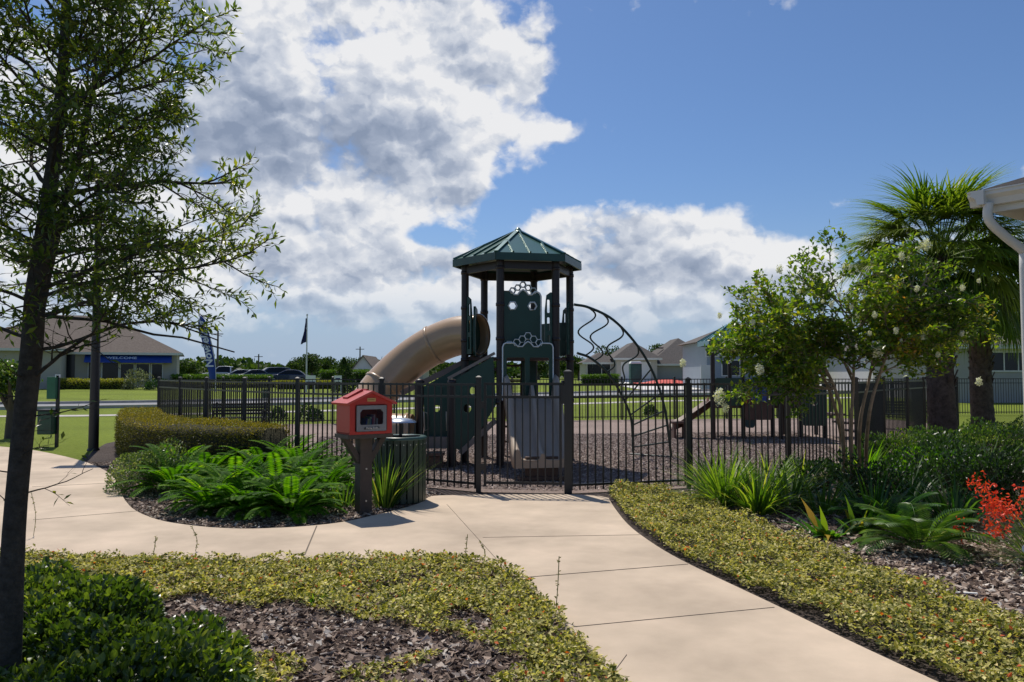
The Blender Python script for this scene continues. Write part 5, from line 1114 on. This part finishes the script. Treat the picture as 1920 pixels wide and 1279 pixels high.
# hedges and shrubs at the office
yel = leafmat('yellow_hedge_leaf', [(0, (.05, .07, .01)), (.5, (.16, .17, .02)), (1, (.36, .32, .05))], .35, .5, .3, 1.2)
grn = leafmat('green_hedge_leaf', [(0, (.02, .05, .006)), (.5, (.05, .11, .01)), (1, (.12, .19, .02))], .35, .5, .3, 1.3)
def longhedge(x0, y0, x1, y1, w, h, m, label, group, n=5000, L_=.14):
    t = thing('hedge', ((x0 + x1) / 2, (y0 + y1) / 2, gz(0, (y0 + y1) / 2)), label, 'hedge', group); d = nrm(np.array([x1 - x0, y1 - y0])); nn_ = np.array([-d[1], d[0]]); LL = math.hypot(x1 - x0, y1 - y0)
    b = MB(); z_ = gz(0, (y0 + y1) / 2); b.bar((x0 + d[0] * .1, y0 + d[1] * .1, z_ + h * .42), (x1 - d[0] * .1, y1 - d[1] * .1, z_ + h * .42), w * .8, h * .84); b.build('twig_core', MATS['hedge_core'], t)
    P = np.array([[x0, y0]]) + d * (rng.random((n, 1)) * LL); s_ = (rng.random(n) * 2 - 1); z = h * (1 - np.abs(s_) ** 6 * .15) * np.where(rng.random(n) < .5, 1, rng.random(n)); s_ = np.where(z < h * .85, np.sign(s_), s_)
    P3 = np.column_stack([P + nn_ * (s_ * w / 2)[:, None], z + z_]); P3 += rng.normal(size=(n, 3)) * .05 + np.array([0, 0, 1]) * (lumps(P3, 1.5, 4) * .06)[:, None]
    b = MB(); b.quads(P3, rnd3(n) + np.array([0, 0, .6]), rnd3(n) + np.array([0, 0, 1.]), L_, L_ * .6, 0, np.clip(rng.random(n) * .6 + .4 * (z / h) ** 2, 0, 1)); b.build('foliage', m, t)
longhedge(xa(100, 66), 66, xa(250, 66), 66, 1.2, .75, yel, 'low yellow green hedge in front of the sales office', 'hedges across the road')
longhedge(xa(322, 72), 72, xa(510, 76), 76, 1.4, .95, grn, 'long clipped green hedge in front of the parked cars', 'hedges across the road', 7000)
longhedge(xa(300, 68), 68, xa(520, 70), 70, 1.0, .45, yel, 'very low yellow hedge along the grass beyond the fence', 'hedges across the road')
longhedge(xa(520, 66), 66, xa(628, 67), 67, 1.0, .6, yel, 'low golden hedge between the flagpole and the conical tree', 'hedges across the road')
longhedge(xa(600, 84), 84, xa(700, 86), 86, 1.2, 1.3, grn, 'tall green hedge behind the conical tree', 'hedges across the road')
longhedge(xa(1090, 82), 82, xa(1160, 82), 82, 1.2, .8, grn, 'green hedge under the window of the far pale house', 'hedges across the road')
silver = leafmat('silver_leaf', [(0, (.07, .08, .05)), (1, (.22, .24, .17))], .3, .6, .3, 1.2)
bush('shrub', xa(265, 66), 65.5, 1.2, 1.0, 1.45, 1500, .16, .08, silver, 'grey green rounded shrub against the sales office windows', 'shrub', None, 71, stems=False)
bush('shrub', xa(300, 64), 64, 1.2, 1.0, .8, 1200, .16, .08, dk1, 'low dark shrub at the right corner of the sales office', 'shrub', None, 72, stems=False)
# far houses on the right
Y1 = 92.0; z1 = gz(0, Y1)
h1 = thing('house', (xa(1190, Y1), Y1, z1), 'pale single-storey house with white garage door and grey roof', 'house')
block(h1, xa(1098, Y1), xa(1158, Y1), Y1, Y1 + 8, z1, za(680, Y1), stuc, roofg, za(660, Y1), .4)
block(h1, xa(1156, Y1 - 2), xa(1232, Y1 - 2), Y1 - 2, Y1 + 8, z1, za(672, Y1 - 2), stuc, roofg, za(640, Y1 - 2), .5, 'hip')
block(h1, xa(1222, Y1), xa(1345, Y1), Y1 - .5, Y1 + 12, z1, za(683, Y1), stuc2, roofg, za(636, Y1 + 6), .5)
window(h1, xa(1128, Y1), za(692, Y1), 2.0, 1.2, Y1, 1); window(h1, xa(1106, Y1), za(692, Y1), .6, 1.3, Y1, 0)
b = MB(); b.box((xa(1192, Y1 - 2), Y1 - 2.03, z1 + 1.15), (3.4, .08, 2.3)); b.build('garage_door', wtrim, h1)
b = MB(); 
b.box((xa(1245, Y1), Y1 + 3, za(651, Y1)), (.9, .9, .12)); b.build('roof_vent', mat('dark_vent', (.03, .03, .03), .7), h1)
Y2 = 64.0; z2 = gz(0, Y2)
h2 = thing('house', (xa(1400, Y2), Y2, z2), 'blue grey two-storey house behind the crape myrtle and low play unit', 'house')
hb = mat('blue_grey_siding', (.25, .29, .34), .8, 0, .04, 1)
block(h2, xa(1325, Y2), xa(1490, Y2), Y2, Y2 + 9, z2, za(640, Y2), hb, roofg, za(606, Y2 + 4), .5)
for q in (1335, 1365, 1430, 1470): window(h2, xa(q, Y2), za(656, Y2), .9, 1.0, Y2, 1)
for q in (1370, 1450): window(h2, xa(q, Y2), za(690, Y2), 1.4, 1.2, Y2, 1)
b = MB(); b.box((xa(1325, Y2), Y2 - .04, z2 + 1.0), (1.0, .08, 2.1)); b.build('door', wtrim, h2)
Y3 = 58.0; z3 = gz(0, Y3)
h3 = thing('house', (xa(1600, Y3), Y3, z3), 'white house glimpsed between the crape myrtle and the palm trunk', 'house')
block(h3, xa(1640, Y3), xa(1760, Y3), Y3, Y3 + 9, z3, za(655, Y3), wtrim, roofg, za(620, Y3), .4); window(h3, xa(1680, Y3), za(688, Y3), 1.2, 1.2, Y3, 1); window(h3, xa(1715, Y3), za(688, Y3), 1.2, 1.2, Y3, 1)
Y4 = 44.0; z4 = gz(0, Y4)
h4 = thing('house', (xa(1900, Y4), Y4, z4), 'grey walled house behind the farther palm with an arched window', 'house')
block(h4, xa(1790, Y4), xa(2150, Y4), Y4, Y4 + 10, z4, za(648, Y4), stuc2, roofg, za(600, Y4), .5); window(h4, xa(1895, Y4), za(678, Y4), 2.4, 1.0, Y4, 2); b = MB(); q = [(math.cos(a) * 1.2, math.sin(a) * .35) for a in np.linspace(0, math.pi, 12)]; b.plate(q, [], (xa(1895, Y4), Y4 - .05, za(678, Y4) + .6), (1, 0, 0), (0, 0, 1), .08); b.build('window_arch', wtrim, h4)
Y5 = 95.0; z5 = gz(0, Y5)
h5 = thing('house', (xa(695, Y5), Y5, z5), 'small white gabled house with brown roof behind the tube slide', 'house')
block(h5, xa(662, Y5), xa(700, Y5), Y5, Y5 + 9, z5, za(692, Y5), wtrim, roofb, za(668, Y5), .3, 'gable'); block(h5, xa(699, Y5), xa(790, Y5), Y5 + 2, Y5 + 9, z5, za(690, Y5), stuc, roofb, za(669, Y5), .4)
window(h5, xa(681, Y5), za(700, Y5), 1.0, 1.0, Y5, 1)

# portable toilet, red ground sheet, signs, flags, poles
x = xa(1191, 80); z = gz(0, 80); pt = thing('portable_toilet', (x, 80, z), 'green portable toilet with white roof in front of the far garage', 'portable toilet')
b = MB(); b.box((x, 80, z + 1.05), (1.15, 1.15, 2.1)); b.build('cabin', mat('toilet_green', (.01, .07, .06), .5), pt, bevel=.03)
b = MB(); b.box((x, 80, z + 2.2), (1.2, 1.2, .24), taper=.8); b.build('roof', whitep, pt, bevel=.04); b = MB(); b.box((x, 79.41, z + 1.0), (.75, .04, 1.8)); b.build('door', mat('toilet_door_green', (.015, .09, .08), .5), pt)
b = MB(); n = 1; gx, gy = xa(1250, 76), 76
Vx, Vy = np.meshgrid(np.linspace(-3.1, 3.4, 26), np.linspace(-3, 3, 14)); Vz = .12 + .42 * np.exp(-(Vx / 2.6) ** 2 - (Vy / 1.8) ** 2) + .05 * lumps(np.stack([Vx.ravel(), Vy.ravel(), Vx.ravel() * 0], 1), 2, 3).reshape(Vx.shape)
b.add(np.stack([Vx.ravel() + gx, Vy.ravel() + gy, Vz.ravel() + gz(0, 76)], 1), [(j * 26 + i, j * 26 + i + 1, (j + 1) * 26 + i + 1, (j + 1) * 26 + i) for j in range(13) for i in range(25)], smooth=True)
rt_ = b.build('tarpaulin', mat('red_tarp', (.55, .06, .035), .7, 0, .2, 1)); rt_.modifiers.new('solid', 'SOLIDIFY').thickness = .03; tag(rt_, 'crumpled red tarpaulin spread on the ground before the far houses', 'tarpaulin')

x, y = xa(403, 40), 40.0; z = gz(x, y); ff = thing('feather_flag', (x, y, z), 'tall blue feather flag with white script leaning left', 'flag')
L0 = [at(404, 735, 40), at(404, 700, 40), at(400, 660, 40), at(391, 625, 40), at(381, 600, 40), at(374, 592, 40)]; S_ = spline(L0, 6); b = MB(); b.tube(S_, .03, 6); b.build('pole', wtrim, ff)
rgt = spline([at(405, 712, 40), at(404, 690, 40), at(400, 664, 40), at(394, 635, 40), at(387, 605, 40), at(378, 592, 40)], 6); lft = spline([at(394, 712, 40), at(390, 690, 40), at(385, 664, 40), at(378, 635, 40), at(372, 615, 40), at(375, 594, 40)], 6)
b = MB(); V = []
for i, (a, c) in enumerate(zip(lft, rgt)):
    m_ = (a + c) / 2 + np.array([0, -.05 * math.sin(i * .5), 0]); V += [a - (0, .04, 0), m_ - (0, .04, 0), c - (0, .04, 0)]
b.add(V, [(3 * i + j, 3 * i + j + 1, 3 * i + j + 4, 3 * i + j + 3) for i in range(len(lft) - 1) for j in range(2)], smooth=True); fb = b.build('banner', mat('flag_blue', (.010, .045, .26), .7), ff); fb.modifiers.new('solid', 'SOLIDIFY').thickness = .006
a0, a1 = np.array(at(394, 688, 39.85)), np.array(at(378, 603, 39.85)); dv = nrm(a1 - a0)
pw = mat('pale_lettering', (.62, .64, .76), .7)
text_mesh('Now', .56, a0 * .78 + a1 * .22, tuple(dv), (-dv[2], 0, dv[0]), pw, fb, shear=.2, bold=.012); text_mesh('Selling', .56, a0 * .30 + a1 * .70, tuple(dv), (-dv[2], 0, dv[0]), pw, fb, shear=.2, bold=.012)
x, y = xa(575, 60), 60.0; z = gz(x, y); fp = thing('flagpole', (x, y, z), 'white flagpole with a limp dark blue flag beyond the fence', 'flagpole')
b = MB(); b.tube([(x, y, z), (x, y, za(592, 60))], [.07, .04], 8); b.lathe((x, y, za(592, 60)), [(0, .18), (.06, .12), (.08, .06), (.05, 0)], 8); b.build('pole', wtrim, fp)
b = MB(); F1 = spline([at(573, 597, 60), at(571, 615, 60), at(568, 632, 60), at(564, 646, 60)], 5); F2 = spline([at(575, 597, 60), at(575, 612, 60), at(575, 628, 60), at(574, 641, 60)], 5); V = []
for i, (a, c) in enumerate(zip(F1, F2)):
    for j in range(5): t = j / 4; V.append(a * (1 - t) + c * t + np.array([0, .14 * math.sin(t * 9 + i * .4), 0]))
b.add(V, [(5 * i + j, 5 * i + j + 1, 5 * i + j + 6, 5 * i + j + 5) for i in range(len(F1) - 1) for j in range(4)], smooth=True); fl = b.build('flag', mat('flag_navy', (.02, .025, .11), .8), fp); fl.modifiers.new('solid', 'SOLIDIFY').thickness = .01
for px_, py_, w_, h_, Y_, lab in ((583, 711, .72, .55, 58, 'white sign with a dark blue base beside the flagpole'), (634, 710, .55, .45, 57, 'small white sign in front of the conical tree')):
    x = xa(px_, Y_); z = gz(0, Y_); t = thing('lawn_sign', (x, Y_, z), lab, 'sign'); zc = za(py_, Y_)
    b = MB(); b.box((x, Y_, zc), (w_, .05, h_)); bd = b.build('sign_board', whitep, t)
    for s_ in (-1, 1): b = MB(); b.box((x + s_ * w_ * .4, Y_ + .03, (z + zc) / 2), (.05, .05, zc - z + .1)); b.build('leg', wtrim, t)
    b = MB(); b.box((x, Y_ - .03, zc - h_ * .55 if px_ < 600 else zc - .02), (w_ * .9 if px_ < 600 else w_ * .6, .03, h_ * .45 if px_ < 600 else .12)); b.build('sign_panel', mat('flag_navy', (1, 1, 1)), t)
polem = mat('weathered_pole', (.10, .085, .07), .9)
for px_, py_, Y_, lab in ((408, 620, 115, 'utility pole just right of the blue feather flag'), (485, 664, 150, 'short utility pole beyond the parked cars'), (675, 650, 150, 'utility pole with a crossarm behind the conical tree')):
    x = xa(px_, Y_); t = thing('utility_pole', (x, Y_, gz(0, Y_)), lab, 'utility pole', 'utility poles on the horizon'); zt_ = za(py_, Y_); b = MB(); b.tube([(x, Y_, .5), (x, Y_, zt_)], [.18, .12], 6); b.build('pole', polem, t)
    b = MB(); b.box((x, Y_ - .1, zt_ - .5), (1.6, .12, .12)); b.build('crossarm', polem, t)
x = xa(500, 50); b = MB(); b.box((x, 50, gz(0, 50) + .25), (.35, .3, .5)); b.box((x, 50, gz(0, 50) + .52), (.38, .33, .06), taper=.9); tag(b.build('utility_box', mat('box_green', (.03, .12, .09), .6)), 'small green utility box on the grass beyond the far fence', 'utility box')

# ------------------------------------------------------------ vehicles
tyre = mat('tyre_rubber', (.015, .015, .015), .8); rimm = mat('alloy_rim', (.35, .36, .38), .35, .8)
def car(kind, col, x, y, rz, label):
    nm = 'parked_' + kind; t = thing(nm, (0, 0, 0), label, 'van' if kind == 'van' else 'pickup truck' if kind == 'pickup' else 'car', 'cars parked behind the hedge'); z0 = gz(x, y)
    bm = mat('paint_' + label.split()[0] + '_' + kind, col, .3, .3, .03, coat=.8)
    if kind == 'car':
        body = [(-2.3, .32), (-2.34, .62), (-2.2, .84), (-1.55, .92), (1.15, .94), (1.95, .82), (2.28, .62), (2.3, .32)]; cab = [(-1.75, .90), (-1.1, 1.36), (-.5, 1.45), (.25, 1.42), (1.25, .93)]
    elif kind == 'suv':
        body = [(-2.3, .38), (-2.34, .8), (-2.25, 1.02), (1.2, 1.04), (2.1, .96), (2.32, .7), (2.32, .38)]; cab = [(-2.2, 1.0), (-2.0, 1.62), (-.6, 1.72), (.45, 1.66), (1.3, 1.03)]
    else:
        body = [(-2.7, .45), (-2.75, 1.05), (-.3, 1.08), (1.6, 1.10), (2.6, 1.0), (2.75, .75), (2.75, .45)]; cab = [(-.55, 1.05), (-.5, 1.78), (.2, 1.84), (.9, 1.78), (1.65, 1.09)]
        if kind == 'van': cab = [(-2.7, 1.0), (-2.6, 1.85), (.4, 1.9), (1.0, 1.8), (1.75, 1.05)]
    b = MB(); k = len(body); V = [(a, s_ * .9, c) for s_ in (-1, 1) for a, c in body]; b.add(V, [(i, (i + 1) % k, (i + 1) % k + k, i + k) for i in range(k)] + [tuple(range(k))[::-1], tuple(range(k, 2 * k))])
    k = len(cab); V = [(a, s_ * (.86 - .30 * (c - .9)), c) for s_ in (-1, 1) for a, c in cab]; b.add(V, [(i, i + 1, i + 1 + k, i + k) for i in range(k - 1)] + [tuple(range(k))[::-1], tuple(range(k, 2 * k))]); bd = b.build('body', bm, t, bevel=.05)
    c0 = np.array(cab)
    for s_ in (-1, 1):
        b = MB(); q = c0 * .86 + c0.mean(0) * .14; V = [(a, s_ * (.875 - .30 * (c - .9)), c) for a, c in q]; V2 = [(a, s_ * (.855 - .30 * (c - .9)), c) for a, c in q]; kk = len(V); b.add(V + V2, [tuple(range(kk)), tuple(range(kk, 2 * kk))[::-1]] + [(i, (i + 1) % kk, (i + 1) % kk + kk, i + kk) for i in range(kk)]); b.build('side_window', dglass, t)
    for (p, q) in ((c0[-1], c0[-2]), (c0[0], c0[1])):
        d = nrm(q - p); n_ = np.array([-d[1], d[0]]); n_ = n_ if (n_[0] > 0) == (p is not None and p[0] > 0) else -n_; a, c = p + d * .1 + n_ * .02, q - d * .08 + n_ * .02; w0, w1 = .78 - .3 * (a[1] - .9), .78 - .3 * (c[1] - .9); b = MB()
        V = [(a[0], -w0, a[1]), (a[0], w0, a[1]), (c[0], w1, c[1]), (c[0], -w1, c[1])]; V += [(v[0] - n_[0] * .03, v[1], v[2] - n_[1] * .03) for v in V]; b.add(V, [(0, 1, 2, 3), (7, 6, 5, 4), (0, 4, 5, 1), (1, 5, 6, 2), (2, 6, 7, 3), (3, 7, 4, 0)]); b.build('windscreen' if p[0] > 0 else 'rear_window', dglass, t)
    for wx in (body[0][0] + .85, body[-1][0] - .85):
        for s_ in (-1, 1):
            b = MB(); b.tube([(wx, s_ * .72, .33), (wx, s_ * .92, .33)], .33, 16); w_ = b.build('wheel', tyre, t); b = MB(); b.tube([(wx, s_ * .90, .33), (wx, s_ * .93, .33)], .2, 12); b.build('rim', rimm, w_)
    for s_ in (-1, 1):
        b = MB(); b.box((body[-1][0] - .05, s_ * .68, .68 if kind == 'car' else .8), (.14, .34, .14)); b.build('headlight', mat('headlight_lens', (.6, .6, .6), .15, .3), t)
        b = MB(); b.box((body[0][0] + .0, s_ * .72, .75 if kind == 'car' else .9), (.08, .26, .16)); b.build('tail_light', mat('tail_lens', (.3, .01, .01), .3), t)
    t.location = (x, y, z0); t.rotation_euler.z = rz
YC = 88
car('pickup', (.62, .63, .64), xa(415, YC), YC + 2, math.radians(188), 'white four-door pickup truck left of the parked cars')
car('car', (.42, .44, .46), xa(448, YC), YC, math.radians(205), 'silver car parked right of the white truck')
car('car', (.20, .22, .25), xa(474, YC), YC, math.radians(208), 'grey car between the silver one and the blue ones')
car('suv', (.06, .08, .13), xa(503, YC), YC + 1, math.radians(210), 'slate blue car half hidden behind the navy one')
car('car', (.012, .022, .07), xa(542, 84), 84, math.radians(190), 'navy blue car parked rightmost, nearest the flagpole')

# ------------------------------------------------------------ far trees
dl = leafmat('far_leaf', [(0, (.012, .028, .008)), (.6, (.03, .06, .012)), (1, (.07, .10, .02))], .3, .6, .2, 1.4)
def far_tree(name, x, y, w, h, n, label, group, conical=False, L_=.3, seed=0, m=dl):
    z0 = gz(x, y); t = thing(name, (x, y, z0), label, 'tree', group); b = MB(); b.tube([(x, y, z0), (x, y, z0 + h * .5)], [w * .05 + .05, .05], 6, caps=False)
    for i in range(5): a = i * 1.3; b.tube([(x, y, z0 + h * .3), (x + math.cos(a) * w * .28, y + math.sin(a) * w * .28, z0 + h * .65)], [.07, .03], 4, caps=False)
    b.build('trunk', bark, t)
    if conical: u_ = rng.random(n) ** .7; zz = h * (1 - u_ * .96); rad = w / 2 * np.sin(np.clip(u_ * 1.9, 0, math.pi / 2)) * (.75 + .25 * rng.random(n)); a = rng.random(n) * 6.283; P = np.column_stack([x + rad * np.cos(a), y + rad * np.sin(a), z0 + zz])
    else:
        c = 9 + int(w); cc = rnd3(c) * (rng.random((c, 1)) ** .5) * np.array([w * .36, w * .36, h * .24]) + np.array([x, y, z0 + h * .62]); cs = (.22 + .16 * rng.random(c)) * min(w, h); k = rng.integers(0, c, n); d = rnd3(n); P = cc[k] + d * (cs[k][:, None]) * (.6 + .4 * rng.random((n, 1))) * np.array([1, 1, .7])
    b = MB(); b.quads(P, rnd3(n) + np.array([0, 0, .3]), rnd3(n) + np.array([0, 0, .6]), L_, L_ * .7, 0, rng.random(n)); b.build('crown', m, t); return t
ft = [(585, 112, 62, 656, 'round dark tree behind the flagpole'), (612, 118, 48, 663, 'dark tree between the flagpole and the conical tree'), (560, 118, 40, 665, 'dark tree left of the flagpole on the horizon'), (690, 125, 60, 664, 'dark tree behind the small white gabled house'), (655, 135, 50, 668, 'dark tree just right of the conical one'),
      (350, 130, 60, 676, 'low tree right of the sales office'), (330, 120, 40, 668, 'dark tree at the corner of the sales office'), (1085, 110, 46, 662, 'tree seen behind the tower and arched climber'), (1142, 118, 60, 640, 'green tree behind the far pale house'), (1235, 125, 70, 630, 'broad tree above the grey roof of the far house'), (1285, 125, 60, 634, 'tree right of the broad one above the grey roof'), (1010, 125, 60, 668, 'tree seen through the posts of the tower'), (1560, 80, 120, 640, 'large tree behind the crape myrtle crown'), (1790, 60, 130, 640, 'tree behind the nearer palm trunk'), (840, 130, 60, 672, 'tree between the tube slide and the tower'), (1060, 115, 50, 655, 'tree behind the right side of the tower')]
for i, (px_, Y_, w_, py_, lab) in enumerate(ft):
    w = w_ / F * Y_; far_tree('broadleaf_tree', xa(px_, Y_), Y_, w, (za(py_, Y_) - gz(0, Y_)) * .9, 2200, lab, 'trees on the horizon', seed=i)
far_tree('conical_tree', xa(645, 58), 58, 1.75, 2.6, 2600, 'dense dark conical tree standing right of the white signs', None, True, .14)
x, y = gp(18, 822); far_tree('small_tree', x, y, 1.5, 2.3, 2600, 'small bushy tree on the lawn behind the oak trunk at the left edge', None, False, .09, m=MATS['mid_shrub_leaf'])
# continuous far wood
n = 30000; u = rng.random(n); X = -330 + 660 * u; Yw = 210 + 30 * rng.random(n) + 10 * lumps(np.column_stack([X, X * 0, X * 0]), .05, 2); top = 3.9 + 1.1 * lumps(np.column_stack([X, X * 0, X * 0]), .12, 5) + .8 * lumps(np.column_stack([X, X * 0, X * 0]), .5, 6)
P = np.column_stack([X, Yw, .9 + top * rng.random(n) ** .6]); b = MB(); b.quads(P, rnd3(n), rnd3(n), 1.7, 1.3, 0, rng.random(n)); tag(b.build('far_wood', dl, org=(0, 220, .9)), 'dark far-off line of woods along the horizon', 'woods', kind='stuff')
